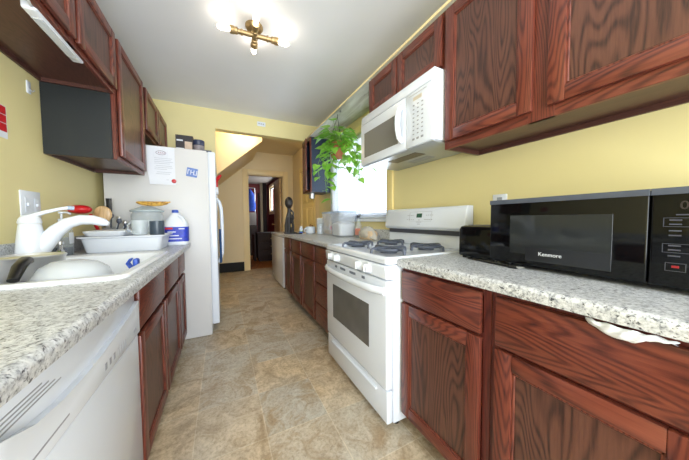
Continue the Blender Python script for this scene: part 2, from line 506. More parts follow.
w2 = MB().box(1.68, 1.72, B0, B0+0.05, BZ0, BZ1).box(1.68, 1.72, B1-0.05, B1, BZ0, BZ1).box(1.68, 1.72, 8.6, 8.65, BZ0, BZ1).box(1.68, 1.72, B0, B1, BZ0, BZ0+0.05).box(1.68, 1.72, B0, B1, BZ1-0.05, BZ1)
w2 = w2.build('window_2', WHITE_PL, None, None, 35, 'structure')
MB().box(1.698, 1.702, B0+0.05, B1-0.05, BZ0+0.05, BZ1-0.05).build('window_pane', PANE, w2)
# edge of the open back-room door
d = MB().box(DX1-0.06, DX1-0.018, YB+0.14, YB+0.86, 0.01, DZ-0.02, 0.003).build('door_2', W_TAN, None, None, 35, 'structure')
MB().lathe((DX1-0.058, YB+0.80, 1.0), [(0.011, 0), (0.011, -0.04), (0.026, -0.05), (0.026, -0.065), (0.012, -0.078)], 14, 'X').build('door_knob', BRASS, d)

# ------------------------------------------------------------------ cabinets
def door(parent, s, xf, y0, y1, z0, z1, name='door', rail=0.055, th=0.019):
    """s = outward direction along X; xf = outer face"""
    xb = xf - s*th
    m = MB()
    m.box(xb, xf, y0, y0+rail, z0, z1, 0.004, 2, 0).box(xb, xf, y1-rail, y1, z0, z1, 0.004, 2, 0)
    m.box(xb, xf-s*0.0005, y0+rail-0.001, y1-rail+0.001, z0, z0+rail, 0.004, 2, 1).box(xb, xf-s*0.0005, y0+rail-0.001, y1-rail+0.001, z1-rail, z1, 0.004, 2, 1)
    # bead round the panel
    b = 0.008
    for q in ((y0+rail-0.002, y0+rail+b, z0+rail-0.002, z1-rail+0.002), (y1-rail-b, y1-rail+0.002, z0+rail-0.002, z1-rail+0.002),
              (y0+rail, y1-rail, z0+rail-0.002, z0+rail+b), (y0+rail, y1-rail, z1-rail-b, z1-rail+0.002)):
        m.box(xb+s*0.003, xf-s*0.006, q[0], q[1], q[2], q[3], 0.002, 1, 0)
    f = m.build(name, [W_V, W_H], parent)
    p = MB().box(xb+s*0.001, xf-s*0.011, y0+rail-0.004, y1-rail+0.004, z0+rail-0.004, z1-rail+0.004)
    p.build('door_panel', W_P, f)
    return f
def drawer(parent, s, xf, y0, y1, z0, z1, th=0.019):
    return MB().box(xf-s*th, xf, y0, y1, z0, z1, 0.005, 2).build('drawer_front', W_H, parent)
def carcass(parent, s, xface, xback, y0, y1, z0, z1, stiles, rails, toe=True, hollow=False):
    """box behind the face frame, then the face frame; stiles: (y0,y1), rails: (y0,y1,z0,z1)"""
    zb = z0
    xi = xface - s*0.018
    m = MB().box(xi, xback, y0+0.0005, y0+0.016, zb, z1).box(xi, xback, y1-0.016, y1-0.0005, zb, z1)
    m.box(xi, xback, y0+0.015, y1-0.015, zb, zb+0.016).box(xback+s*0.012, xback, y0+0.015, y1-0.015, zb, z1)
    m.box(xface - s*0.075, xback, y0+0.0005, y1-0.0005, 0.0, zb)
    m.build('cabinet_box', W_BOX if toe else W_UNDER, parent)
    f = MB()
    for a, b in stiles: f.box(xface-s*0.019, xface, a, b, z0, z1, 0.0015, 1, 0)
    for a, b, c, d in rails: f.box(xface-s*0.019, xface-s*0.0004, a, b, c, d, 0.0015, 1, 1)
    f.build('face_frame', [W_BOX, W_BOXH], parent)
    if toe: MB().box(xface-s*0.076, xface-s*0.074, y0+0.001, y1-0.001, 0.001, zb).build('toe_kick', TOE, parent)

ZB, ZT = 0.10, 0.872
RX, RXF = 0.810, 0.829       # right doors, right face frame
LX, LXF = -0.307, -0.326
def base_cab(side, y0, y1, label, cols, mode, xback=None, group='base cabinets'):
    """cols: list of (a, b) door/drawer widths along Y"""
    s = -1 if side == 'R' else 1
    xf, xfr = (RX, RXF) if side == 'R' else (LX, LXF)
    xb = (XR-0.002 if side == 'R' else XL+0.002) if xback is None else xback
    t = thing('base_cabinet', label, 'cabinet', ((xfr+xb)/2, (y0+y1)/2, 0), group)
    st = [(y0, y0+0.03), (y1-0.03, y1)] + [(a[1]-0.01, b[0]+0.01) for a, b in zip(cols, cols[1:])]
    rl = [(y0+0.029, y1-0.029, ZB, ZB+0.03), (y0+0.029, y1-0.029, 0.675, 0.705), (y0+0.029, y1-0.029, ZT-0.03, ZT)]
    carcass(t, s, xfr, xb, y0, y1, ZB, ZT, st, rl)
    return t, s, xf
# right, near
t, s, xf = base_cab('R', 0.515, 0.978, 'reddish oak base cabinet with one drawer and one door beside the white range', [(0.55, 0.972)], 0, group=None)
drawer(t, s, xf, 0.545, 0.970, 0.703, 0.855); door(t, s, xf, 0.545, 0.970, 0.108, 0.690)
t, s, xf = base_cab('R', -0.36, 0.513, 'wide reddish oak base cabinet under the black countertop microwave', [(0.07, 0.493), (-0.34, 0.06)], 0, group=None)
drawer(t, s, xf, -0.34, 0.493, 0.690, 0.855)
door(t, s, xf, 0.080, 0.493, 0.108, 0.678); door(t, s, xf, -0.34, 0.074, 0.108, 0.678)
# right, far
t, s, xf = base_cab('R', 1.79, 2.28, 'oak drawer cabinet with a stack of four drawers beyond the white range', [(1.80, 2.27)], 0, group=None)
for a, b in ((0.705, 0.855), (0.512, 0.695), (0.312, 0.502), (0.108, 0.302)): drawer(t, s, xf, 1.80, 2.262, a, b)
t, s, xf = base_cab('R', 2.282, 3.195, 'oak base cabinet with two drawers over two doors under the clear bins', [(2.295, 2.727), (2.768, 3.19)], 0, group=None)
for a, b in ((2.295, 2.727), (2.765, 3.187)):
    drawer(t, s, xf, a, b, 0.705, 0.855); door(t, s, xf, a, b, 0.108, 0.690)
t, s, xf = base_cab('R', 3.197, 3.595, 'narrow oak base cabinet at the far end of the right counter by the chest freezer', [(3.25, 3.58)], 0, group=None)
drawer(t, s, xf, 3.25, 3.583, 0.705, 0.855); door(t, s, xf, 3.25, 3.583, 0.108, 0.690)
# left
t, s, xf = base_cab('L', 1.232, 2.245, 'dark reddish oak sink cabinet with two doors under the white sink', [(1.25, 1.718), (1.745, 2.235)], 0, group=None)
for a, b in ((1.25, 1.722), (1.745, 2.228)):
    drawer(t, s, xf, a, b, 0.672, 0.852); door(t, s, xf, a, b, 0.098, 0.645)
t, s, xf = base_cab('L', 2.247, 2.60, 'dark reddish oak base cabinet with one drawer between sink cabinet and fridge', [(2.27, 2.59)], 0, group=None)
drawer(t, s, xf, 2.268, 2.585, 0.672, 0.852); door(t, s, xf, 2.268, 2.585, 0.098, 0.645)
t, s, xf = base_cab('L', 0.02, 0.515, 'dark reddish oak base cabinet on the near side of the white dishwasher', [(0.04, 0.505)], 0, group=None)
drawer(t, s, xf, 0.04, 0.50, 0.672, 0.852); door(t, s, xf, 0.04, 0.50, 0.108, 0.645)

# uppers
UZ0, UZ1 = 1.50, 2.257
def upper(side, y0, y1, z0, z1, label, cols, xf, xfr, doorz, group=None, box_mat=None):
    s = -1 if side == 'R' else 1
    xb = XR-0.002 if side == 'R' else XL+0.002
    t = thing('wall_cabinet', label, 'cabinet', ((xfr+xb)/2, (y0+y1)/2, z0), group)
    # hollow underside: sides, recessed bottom, back, top
    m = MB()
    m.box(xfr-s*0.018, xb, y0, y0+0.015, z0, z1).box(xfr-s*0.018, xb, y1-0.015, y1, z0, z1)
    m.box(xfr-s*0.018, xb, y0+0.014, y1-0.014, z0+0.022, z0+0.036).box(xfr-s*0.018, xb, y0+0.014, y1-0.014, z1-0.015, z1)
    m.box(xb+s*0.012, xb, y0+0.014, y1-0.014, z0, z1)
    m.build('cabinet_box', box_mat or W_UNDER, t)
    f = MB()
    st = [(y0, y0+0.035), (y1-0.035, y1)] + [(min(a[1], b[1])-0.02, max(a[0], b[0])+0.02) if a[1] < b[0] else (b[1]-0.02, a[0]+0.02) for a, b in zip(cols, cols[1:])]
    for a, b in st: f.box(xfr-s*0.019, xfr, a, b, z0, z1, 0.0015, 1, 0)
    f.box(xfr-s*0.019, xfr-s*0.0004, y0+0.034, y1-0.034, z0, z0+0.045, 0.0015, 1, 1).box(xfr-s*0.019, xfr-s*0.0004, y0+0.034, y1-0.034, z1-0.04, z1, 0.0015, 1, 1)
    f.build('face_frame', [W_V, W_H], t)
    for a, b in cols: door(t, s, xf, a, b, doorz[0], doorz[1])
    return t
upper('R', 0.03, 0.982, UZ0, UZ1, 'tall reddish oak wall cabinet with two doors above the black countertop microwave',
      [(0.548, 0.97), (0.06, 0.497)], 1.106, 1.125, (1.54, 2.235))
upper('R', -0.80, 0.028, UZ0, UZ1, 'reddish oak wall cabinet nearest the camera on the right wall',
      [(-0.38, 0.0), (-0.77, -0.40)], 1.106, 1.125, (1.54, 2.235))
upper('R', 0.984, 1.75, 1.942, UZ1, 'short reddish oak wall cabinet directly above the white over-range microwave',
      [(0.996, 1.376), (1.386, 1.737)], 1.106, 1.125, (1.965, 2.238))
upper('L', 1.08, 2.018, 1.900, UZ1+0.015, 'short oak wall cabinet over the sink with a white light strip beneath',
      [(1.10, 1.535), (1.562, 2.008)], -0.555, -0.575, (1.925, 2.262))
t = upper('L', 2.02, 2.628, UZ0, UZ1+0.015, 'tall oak wall cabinet with a black side panel between the sink and the fridge',
      [(2.055, 2.60)], -0.555, -0.575, (1.53, 2.262))
p = MB().box(-0.594, XL+0.002, 2.012, 2.0195, UZ0+0.001, 1.899).build('side_panel', SIDEBL, t); p['label'] = 'blackish green end panel'
upper('L', 2.632, 3.595, 1.88, UZ1+0.015, 'short oak wall cabinet high above the white refrigerator',
      [(2.68, 3.125), (3.145, 3.58)], -0.555, -0.575, (1.905, 2.262))
# dark cabinet by the window with its door ajar
t = thing('wall_cabinet', 'dark wall cabinet beside the window with its red-brown door ajar', 'cabinet', (1.27, 3.40, UZ0))
m = MB()
m.box(1.125, XR-0.002, 3.225, 3.24, UZ0, 2.245, 0.001, 1).box(1.125, XR-0.002, 3.575, 3.59, UZ0, 2.245).box(1.125, XR-0.002, 3.24, 3.575, UZ0, UZ0+0.015).box(1.125, XR-0.002, 3.24, 3.575, 2.23, 2.245).box(XR-0.012, XR-0.002, 3.24, 3.575, UZ0, 2.245)
m.box(1.13, XR-0.012, 3.24, 3.575, 1.86, 1.875)
p = m.build('cabinet_box', PANELBL, t)
m = MB().box(1.106, 1.126, 3.225, 3.26, UZ0, 2.245, 0.002, 1).box(1.106, 1.126, 3.555, 3.59, UZ0, 2.245, 0.002, 1).box(1.106, 1.126, 3.26, 3.555, UZ0, UZ0+0.04, 0.002, 1).box(1.106, 1.126, 3.26, 3.555, 2.205, 2.245, 0.002, 1)
m.build('face_frame', W_V, t)
dd = door(t, -1, 0, -0.33, 0, UZ0+0.02, 2.225)
def rot_about(o, ang, px, py):
    mm = Matrix.Translation((px, py, 0)) @ Matrix.Rotation(ang, 4, 'Z')
    o.data.transform(mm)
    for ch in o.children: ch.data.transform(mm)
base = wloc(t)
# door was authored at the world origin; swing it on its far hinge
for o in [dd] + list(dd.children): o.data.transform(Matrix.Translation(base))
rot_about(dd, -0.17, 1.104, 3.585)
for o in [dd] + list(dd.children): o.data.transform(Matrix.Translation(-base))
# plank shelf that runs over the window between the cabinets
single(MB().box(1.108, XR-0.001, 1.752, YF-0.001, 2.259, 2.279, 0.002, 1), 'plank_shelf', PLANK,
       'whitewashed plank bridging the wall cabinets above the window', 'shelf', (1.26, 2.68, 2.259))
single(MB().box(1.102, 1.108, -0.8, YF-0.001, 2.258, 2.276, 0.002, 1), 'edge_moulding', CREAM,
       'thin cream moulding strip along the top of the right wall cabinets', 'moulding', (1.104, 1.4, 2.258))

# ------------------------------------------------------------------ countertops
def nosing(s, xe):
    """counter front profile (x, z); s outward"""
    p = [(xe-s*0.08, 0.875)]
    p += [(xe-s*0.004, 0.875)]
    for i in range(7):
        a = -PI/4*0 + PI/2*i/6
        p.append((xe-s*0.016+s*0.016*math.cos(a), 0.898+0.016*math.sin(a)))
    p += [(xe-s*0.08, 0.914)]
    return p
t = thing('countertop', 'speckled grey granite-look countertop carrying the black microwave and toaster', 'countertop', (1.1, 0.3, 0.875))
m = MB().prism(nosing(-1, 0.789), 'Y', -0.36, 0.978).box(0.868, XR-0.001, -0.36, 0.978, 0.875, 0.914)
m.build('worktop', GRAN, t)
MB().box(XR-0.02, XR-0.001, -0.36, 0.978, 0.9135, 1.015, 0.004).build('backsplash', GRAN, t)
t = thing('countertop', 'speckled granite-look countertop under the window beyond the range', 'countertop', (1.1, 2.69, 0.875))
m = MB().prism(nosing(-1, 0.789), 'Y', 1.79, 3.61).box(0.868, XR-0.001, 1.79, 3.597, 0.875, 0.914)
m.build('worktop', GRAN, t)
MB().box(XR-0.02, XR-0.001, 1.79, 3.597, 0.9135, 1.015, 0.004).build('backsplash', GRAN, t)
t = thing('countertop', 'speckled grey granite-look countertop around the white sink on the left', 'countertop', (-0.58, 1.3, 0.875))
HY0, HY1, HX0, HX1 = 1.13, 1.86, -0.84, -0.335
m = MB().prism(nosing(1, -0.259), 'Y', 0.0, 2.615).box(XL+0.001, -0.338, 0.0, HY0, 0.875, 0.914).box(XL+0.001, -0.338, HY1, 2.615, 0.875, 0.914)
m.box(XL+0.001, HX0, HY0, HY1, 0.875, 0.914)
m.build('worktop', GRAN, t)
MB().box(XL+0.001, XL+0.02, 0.0, 2.615, 0.9135, 1.015, 0.004).build('backsplash', GRAN, t)

# ------------------------------------------------------------------ sink, faucet
t = thing('kitchen_sink', 'white drop-in sink set in the left countertop', 'sink', (-0.585, 1.49, 0.914))
cx, cy = -0.585, 1.490
specs = [(cx, cy, 0.262, 0.385, 0.05, 0.906), (cx, cy, 0.284, 0.400, 0.05, 0.9145), (cx, cy, 0.284, 0.400, 0.05, 0.920), (cx, cy, 0.276, 0.392, 0.045, 0.927), (cx+0.02, cy, 0.232, 0.365, 0.05, 0.927),
         (cx+0.025, cy, 0.222, 0.352, 0.05, 0.920), (cx+0.03, cy, 0.195, 0.335, 0.06, 0.76), (cx+0.03, cy, 0.17, 0.31, 0.06, 0.745)]
m = MB(); m.loft([rrect(*q) for q in specs], False, True)
m.build('basin', WHITE_SINK, t)
MB().lathe((cx+0.03, cy, 0.7455), [(0.042, 0), (0.042, 0.003), (0.03, 0.002), (0.0, 0.001)], 20).build('drain', CHROME, t)
# faucet
t = thing('faucet', 'white single-lever kitchen faucet on the back deck of the sink', 'faucet', (-0.80, 1.675, 0.928))
fx, fy = -0.80, 1.675
MB().lathe((fx, fy, 0), [(0.053, 0.928), (0.051, 0.94), (0.047, 1.0), (0.042, 1.05), (0.037, 1.09), (0.035, 1.105)], 28).build('faucet_body', WHITE_PL, t)
MB().tube([(fx+0.015, fy+0.005, 0.965), (fx+0.045, fy+0.012, 1.02), (fx+0.08, fy+0.018, 1.072), (fx+0.12, fy+0.022, 1.108), (fx+0.165, fy+0.025, 1.124), (fx+0.21, fy+0.027, 1.122), (fx+0.25, fy+0.028, 1.108), (fx+0.268, fy+0.028, 1.100)],
          [0.036, 0.035, 0.031, 0.027, 0.025, 0.024, 0.020, 0.010], 18).build('spout', WHITE_PL, t)
MB().lathe((fx, fy, 0), [(0.036, 1.106), (0.038, 1.112), (0.034, 1.13), (0.022, 1.145), (0.0, 1.148)], 24).build('lever_cap', WHITE_PL, t)
q = MB().tube([(fx, fy, 1.138), (fx+0.04, fy+0.02, 1.160), (fx+0.085, fy+0.04, 1.178), (fx+0.11, fy+0.052, 1.184)], [0.012, 0.009, 0.008, 0.009], 12).build('lever', WHITE_PL, t)
MB().tube([(fx+0.108, fy+0.05, 1.184), (fx+0.128, fy+0.06, 1.182)], [0.011, 0.010], 12).build('lever_tip', plain('pale_blue_grip', (168, 184, 206), 0.4), q)
single(MB().lathe((-0.80, 1.90, 0), [(0.016, 0.928), (0.016, 0.955), (0.010, 0.962), (0.010, 0.985), (0.016, 0.99), (0.015, 1.005), (0.0, 1.007)], 16)
       .tube([(-0.80, 1.90, 0.995), (-0.82, 1.885, 0.998), (-0.85, 1.865, 0.992)], 0.005, 8), 'side_sprayer', CHROME,
       'small chrome dispenser on the sink deck beside the faucet', 'sprayer', (-0.80, 1.90, 0.928))
# pot, bowl, scrubber in the sink
t = thing('saucepan', 'stainless pot with black handle and cloudy tan contents in the sink', 'saucepan', (-0.68, 1.40, 0.747))
pc = Vector((-0.68, 1.40, 0))
MB().lathe(pc, [(0.085, 0.747), (0.092, 0.752), (0.098, 0.97), (0.103, 0.982), (0.100, 0.985), (0.094, 0.975), (0.092, 0.96)], 40, cap=True).build('pan_body', STEEL, t)
MB().lathe(pc, [(0.0945, 0.972), (0.0945, 0.977), (0.0, 0.979)], 36).build('contents', plain('cloudy_broth', (186, 180, 146), 0.35, var=0.25, scale=28), t)['label'] = 'cloudy tan leftovers'
MB().tube([(-0.635, 1.312, 0.970), (-0.605, 1.235, 0.985), (-0.588, 1.17, 0.970), (-0.578, 1.12, 0.935)], [0.012, 0.017, 0.017, 0.013], 12, 0.7).build('handle', BLACK, t)
single(MB().lathe((-0.497, 1.262, 0), [(0.03, 0.972), (0.06, 0.966), (0.09, 0.945), (0.112, 0.90), (0.122, 0.84), (0.126, 0.80), (0.122, 0.80), (0.118, 0.84), (0.108, 0.898), (0.087, 0.941), (0.06, 0.961), (0.03, 0.967)], 36).xform(
       Matrix.Translation((-0.5, 1.27, 0.9)) @ Matrix.Rotation(0.10, 4, 'Y') @ Matrix.Translation((0.5, -1.27, -0.9))), 'mixing_bowl', FROST,
       'translucent white plastic bowl upside down in the sink', 'bowl', (-0.497, 1.262, 0.80))
m = MB().box(-0.365, -0.345, 1.40, 1.44, 0.90, 0.945, 0.008)
for k in range(5): m.tube([(-0.372, 1.402+k*0.009, 0.902), (-0.385, 1.402+k*0.009, 0.925), (-0.372, 1.402+k*0.009, 0.945)], 0.004, 6)
single(m, 'scrub_brush', BLUE, 'small blue scrub brush leaning on the front wall of the sink', 'brush', (-0.36, 1.42, 0.90))
# ------------------------------------------------------------------ items along the left counter
m = thing('sponge', 'green topped sponge lying on the sink deck behind the saucepan', 'sponge', (-0.80, 1.80, 0.928))
MB().box(-0.84, -0.765, 1.765, 1.86, 0.9275, 0.944, 0.004).build('foam', plain('yellow_foam', (224, 216, 140), 0.9), m)
MB().box(-0.84, -0.765, 1.765, 1.86, 0.9445, 0.952, 0.003).build('scouring_pad', GREENSP, m)
t = thing('soap_bottle', 'clear pump soap bottle with white pump behind the faucet', 'bottle', (-0.83, 2.00, 0.914))
MB().rings([(-0.83, 2.0, 0.032, 0.044, 0.02, 0.9145), (-0.83, 2.0, 0.034, 0.046, 0.02, 0.93), (-0.83, 2.0, 0.034, 0.046, 0.02, 1.06), (-0.83, 2.0, 0.022, 0.03, 0.02, 1.10), (-0.83, 2.0, 0.013, 0.013, 0.012, 1.115)]).build('bottle_body', GLASS, t)
MB().rings([(-0.83, 2.0, 0.030, 0.042, 0.018, 0.917), (-0.83, 2.0, 0.031, 0.043, 0.018, 0.965)]).build('soap', plain('blue_soap', (24, 40, 72), 0.2), t)
MB().box(-0.797, -0.7945, 1.985, 2.03, 0.985, 1.05, 0.0005, 1).build('paper_label', PAPER, t)
MB().lathe((-0.83, 2.0, 0), [(0.015, 1.115), (0.015, 1.13), (0.005, 1.132), (0.005, 1.16), (0.012, 1.162), (0.012, 1.172)], 16).tube([(-0.83, 2.0, 1.167), (-0.80, 1.99, 1.167), (-0.785, 1.985, 1.158)], 0.005, 8).build('pump', WHITE_PL, t)
# utensil crock (stainless) with utensils
t = single(MB().lathe((-0.79, 2.50, 0), [(0.055, 0.9145), (0.058, 0.92), (0.058, 1.06), (0.060, 1.065), (0.055, 1.063), (0.054, 0.93), (0.0, 0.925)], 28), 'utensil_crock', STEEL,
       'steel utensil crock in the corner between the wall and the fridge', 'crock', (-0.79, 2.50, 0.914))
def utensil(name, label, cat, p0, p1, mat, head=None, r=0.006):
    m = MB().tube([p0, tuple((Vector(p0)+Vector(p1))/2), p1], r, 8)
    if head: head(m)
    return single(m, name, mat, label, cat, p0)
utensil('ladle', 'red plastic spoon with a broad bowl leaning behind the faucet', 'spoon', (-0.80, 2.48, 0.935), (-0.800, 2.27, 1.16), RED,
        lambda m: m.ball((-0.845, 2.25, 1.195), (0.062, 0.042, 0.030), 18, 10), 0.010)
utensil('wooden_spoon', 'pale wooden paddle spoon standing behind the red spoon', 'spoon', (-0.80, 2.455, 0.935), (-0.805, 2.40, 1.14), W_TAN,
        lambda m: m.ball((-0.775, 2.385, 1.165), (0.052, 0.012, 0.062), 18, 10), 0.008)
t = thing('knife', 'black handled kitchen knife standing upright by the fridge side', 'knife', (-0.80, 2.585, 0.93))
MB().rings([(-0.80, 2.585, 0.013, 0.011, 0.006, 1.165), (-0.80, 2.585, 0.016, 0.013, 0.007, 1.18), (-0.80, 2.585, 0.015, 0.012, 0.007, 1.27), (-0.80, 2.585, 0.017, 0.012, 0.007, 1.295)]).build('handle', BLACK, t)
MB().prism([(-0.813, 1.17), (-0.79, 1.17), (-0.788, 0.96), (-0.813, 0.94)], 'Y', 2.584, 2.586).build('blade', STEEL, t)
for i, (dx, dy, top, sz) in enumerate(((0.045, -0.03, 1.145, 0.017), (0.072, 0.02, 1.12, 0.017), (0.092, -0.04, 1.105, 0.017), (0.112, 0.01, 1.09, 0.016), (0.132, -0.04, 1.075, 0.014))):
    x = -0.80+dx
    utensil('kitchen_utensil', ('tallest short utensil in the crock, dark grey, nearest the knife', 'steel utensil second from the left in the corner crock', 'dark grey utensil in the middle of the corner crock', 'steel utensil second from the right in the corner crock', 'lowest dark grey utensil leaning right from the corner crock')[i], 'utensil', (-0.79+dx*0.3, 2.50, 0.935), (x, 2.5+dy, top), DKGREY if i % 2 == 0 else STEEL,
            (lambda X, Y, Z, S: (lambda m: m.ball((X, Y, Z+S*0.6), (S, S*0.5, S*1.2), 12, 8)))(x, 2.5+dy, top, sz), 0.005)['group'] = 'utensils in the steel crock'
# dish tub / rack
t = thing('dish_rack', 'white plastic dish tub with a flared rim beyond the sink', 'dish rack', (-0.575, 2.20, 0.914))
cx, cy = -0.575, 2.20
m = MB(); m.loft([rrect(*q) for q in [(cx, cy, 0.188, 0.135, 0.03, 0.915), (cx, cy, 0.192, 0.14, 0.03, 0.925), (cx, cy, 0.206, 0.15, 0.03, 1.005), (cx, cy, 0.222, 0.165, 0.03, 1.010), (cx, cy, 0.222, 0.165, 0.03, 1.018),
                (cx, cy, 0.206, 0.152, 0.028, 1.018), (cx, cy, 0.19, 0.136, 0.028, 0.93)]], True, True)
m.build('tub', WHITE_PL, t)
# tray lying across the tub
single(MB().rings([(-0.672, 2.20, 0.09, 0.13, 0.03, 1.019), (-0.672, 2.20, 0.105, 0.145, 0.035, 1.045), (-0.672, 2.20, 0.105, 0.145, 0.035, 1.052), (-0.672, 2.20, 0.08, 0.11, 0.03, 1.056)]), 'plastic_tray', WHITE_PL,
       'shallow white tray upside down on top of the dish tub', 'tray', (-0.62, 2.20, 1.019))
def jar(name, label, c, r, h, mat=GLASS, wall=0.004, grp=None):
    x, y, z = c
    return single(MB().lathe((x, y, z), [(r*0.9, 0), (r, 0.006), (r, h*0.86), (r*0.88, h*0.93), (r*0.9, h), (r*0.9-wall, h), (r*0.86-wall, h*0.92), (r-wall, h*0.85), (r-wall, 0.01), (0, 0.008)], 28), name, mat, label, 'glass', c, grp)
t = thing('glass_mug', 'clear glass measuring cup with a handle standing on the dish tub', 'cup', (-0.495, 2.09, 1.02))
MB().lathe((-0.495, 2.09, 1.02), [(0.034, 0), (0.042, 0.005), (0.046, 0.10), (0.043, 0.10), (0.038, 0.008), (0, 0.006)], 28).build('glass_body', GLASS, t)
MB().tube([(-0.533, 2.085, 1.11), (-0.556, 2.08, 1.09), (-0.556, 2.08, 1.06), (-0.530, 2.085, 1.035)], 0.006, 8).build('handle', GLASS, t)
single(MB().lathe((-0.400, 2.08, 1.02), [(0.040, 0), (0.041, 0.004), (0.041, 0.095), (0.038, 0.095), (0.037, 0.01), (0, 0.008)], 28), 'tumbler', plain('slate_blue_plastic', (62, 74, 86), 0.3),
       'dark slate tumbler standing on the dish tub beside the bleach jug', 'tumbler', (-0.400, 2.08, 1.02))
# big glass jar with lid
t = thing('glass_canister', 'large clear glass canister with a grey lid, holding up a banana', 'canister', (-0.535, 2.475, 0.914))
MB().lathe((-0.535, 2.475, 0), [(0.09, 0.9145), (0.10, 0.92), (0.105, 1.0), (0.105, 1.16), (0.095, 1.185), (0.09, 1.185), (0.10, 1.155), (0.10, 0.93), (0, 0.925)], 36).build('jar_body', GLASS, t)
MB().lathe((-0.535, 2.475, 0), [(0.106, 1.186), (0.110, 1.19), (0.110, 1.198), (0.10, 1.203), (0.05, 1.225), (0.03, 1.232), (0, 1.233)], 36).build('lid', clear('smoky_lid', (190, 205, 210), 0.75, 0.15), t)
MB().lathe((-0.535, 2.475, 0), [(0.09, 0.93), (0.097, 0.935), (0.097, 0.99), (0.06, 1.0), (0, 1.0)], 28).build('flour', plain('flour_white', (222, 218, 206), 0.9), t)
# banana
pts = [(-0.585, 2.40, 1.258), (-0.565, 2.40, 1.254), (-0.53, 2.40, 1.250), (-0.48, 2.40, 1.2485), (-0.43, 2.40, 1.251), (-0.395, 2.40, 1.257), (-0.38, 2.40, 1.262), (-0.368, 2.40, 1.266)]
tb = NT('ripe_banana_skin'); f = tb.noise(tb.coords((40, 60, 60)), 1, 3)
tb.base(tb.ramp(f, [(0.33, (70, 44, 20)), (0.42, (178, 130, 50)), (0.6, (216, 172, 78))])); tb.set(Roughness=0.5)
single(MB().tube(pts, [0.006, 0.013, 0.018, 0.0195, 0.018, 0.013, 0.006, 0.005], 10), 'banana', tb.m, 'ripe speckled banana lying on the lid of the glass canister', 'banana', (-0.48, 2.40, 1.23))
# bleach jug
t = thing('bleach_jug', 'white bleach jug with blue label and cap at the end of the left counter', 'jug', (-0.345, 2.40, 0.914))
jx, jy = -0.335, 2.435
m = MB(); m.rings([(jx, jy, 0.075, 0.055, 0.03, 0.9145), (jx, jy, 0.082, 0.062, 0.04, 0.922), (jx, jy, 0.082, 0.062, 0.04, 1.075), (jx, jy, 0.076, 0.056, 0.04, 1.105), (jx, jy, 0.055, 0.042, 0.035, 1.145), (jx-0.005, jy, 0.032, 0.03, 0.026, 1.172), (jx-0.008, jy, 0.022, 0.022, 0.02, 1.180)])
m.build('jug_body', WHITE_PL, t)
MB().rings([(jx, jy, 0.0832, 0.0632, 0.041, 0.945), (jx, jy, 0.0832, 0.0632, 0.041, 1.065)]).build('paper_label', plain('blue_label', (44, 62, 176), 0.45, var=0.25, scale=60), t)
m = MB().box(jx-0.07, jx-0.02, jy-0.0645, jy-0.0632, 1.045, 1.06).build('red_band', RED, t)
m = MB()
for k, (a, b, z) in enumerate(((-0.055, 0.0, 1.02), (-0.055, 0.02, 0.99), (0.02, 0.06, 1.045), (-0.05, 0.04, 0.965))): m.box(jx+a, jx+b, jy-0.0645, jy-0.0632, z, z+0.008)
m.build('label_print', PAPER, t)
MB().tube([(jx+0.02, jy-0.045, 1.155), (jx+0.045, jy-0.05, 1.14), (jx+0.06, jy-0.055, 1.11), (jx+0.062, jy-0.055, 1.085)], 0.011, 10).build('handle', WHITE_PL, t)
MB().lathe((jx-0.008, jy, 0), [(0.023, 1.180), (0.024, 1.183), (0.023, 1.200), (0.018, 1.204), (0, 1.205)], 24).build('cap', BLUE, t)
# wall things on the left
t = thing('switch_plate', 'white double switch plate on the left wall behind the faucet', 'switch plate', (XL, 1.88, 1.20))
MB().box(XL, XL+0.006, 1.805, 1.955, 1.13, 1.275, 0.003).build('plate', WHITE_PL, t)
for y in (1.845, 1.915):
    q = MB().box(XL+0.006, XL+0.008, y-0.012, y+0.012, 1.165, 1.24, 0.001, 1).build('rocker', WHITE_PL, t)
    MB().box(XL+0.008, XL+0.016, y-0.006, y+0.006, 1.195, 1.212, 0.002, 1).build('toggle', WHITE_PL, q)
t = thing('wall_hook', 'small white adhesive hook on the yellow wall under the short cabinet', 'hook', (XL, 1.93, 1.80))
MB().box(XL, XL+0.006, 1.905, 1.935, 1.79, 1.855, 0.003).build('hook_plate', WHITE_PL, t)
MB().tube([(XL+0.006, 1.92, 1.815), (XL+0.016, 1.922, 1.803), (XL+0.022, 1.925, 1.812)], 0.004, 8).build('hook_prong', STEEL, t)
t = thing('wall_notice', 'red and white paper notice on the left wall at the photo edge', 'notice', (XL, 1.68, 1.50))
MB().box(XL, XL+0.002, 1.60, 1.757, 1.505, 1.655).build('sheet', PAPER, t)
for k in range(3): MB().box(XL+0.002, XL+0.003, 1.605, 1.752, 1.535+k*0.040, 1.572+k*0.040).build('red_block', RED, t)
# under-cabinet light
t = thing('under_cabinet_light', 'slim white light strip fixed beneath the short cabinet over the sink', 'light', (-0.60, 1.48, 1.90))
MB().box(-0.630, -0.588, 1.335, 1.685, 1.890, 1.921, 0.008, 3).build('light_housing', WHITE_PL, t)
MB().box(-0.625, -0.593, 1.38, 1.63, 1.886, 1.8905, 0.002, 1).build('diffuser', FROST, t)
MB().tube([(-0.60, 1.335, 1.90), (-0.585, 1.28, 1.896), (-0.59, 1.2, 1.905), (-0.60, 1.14, 1.918)], 0.004, 8).build('cord', WHITE_PL, t)

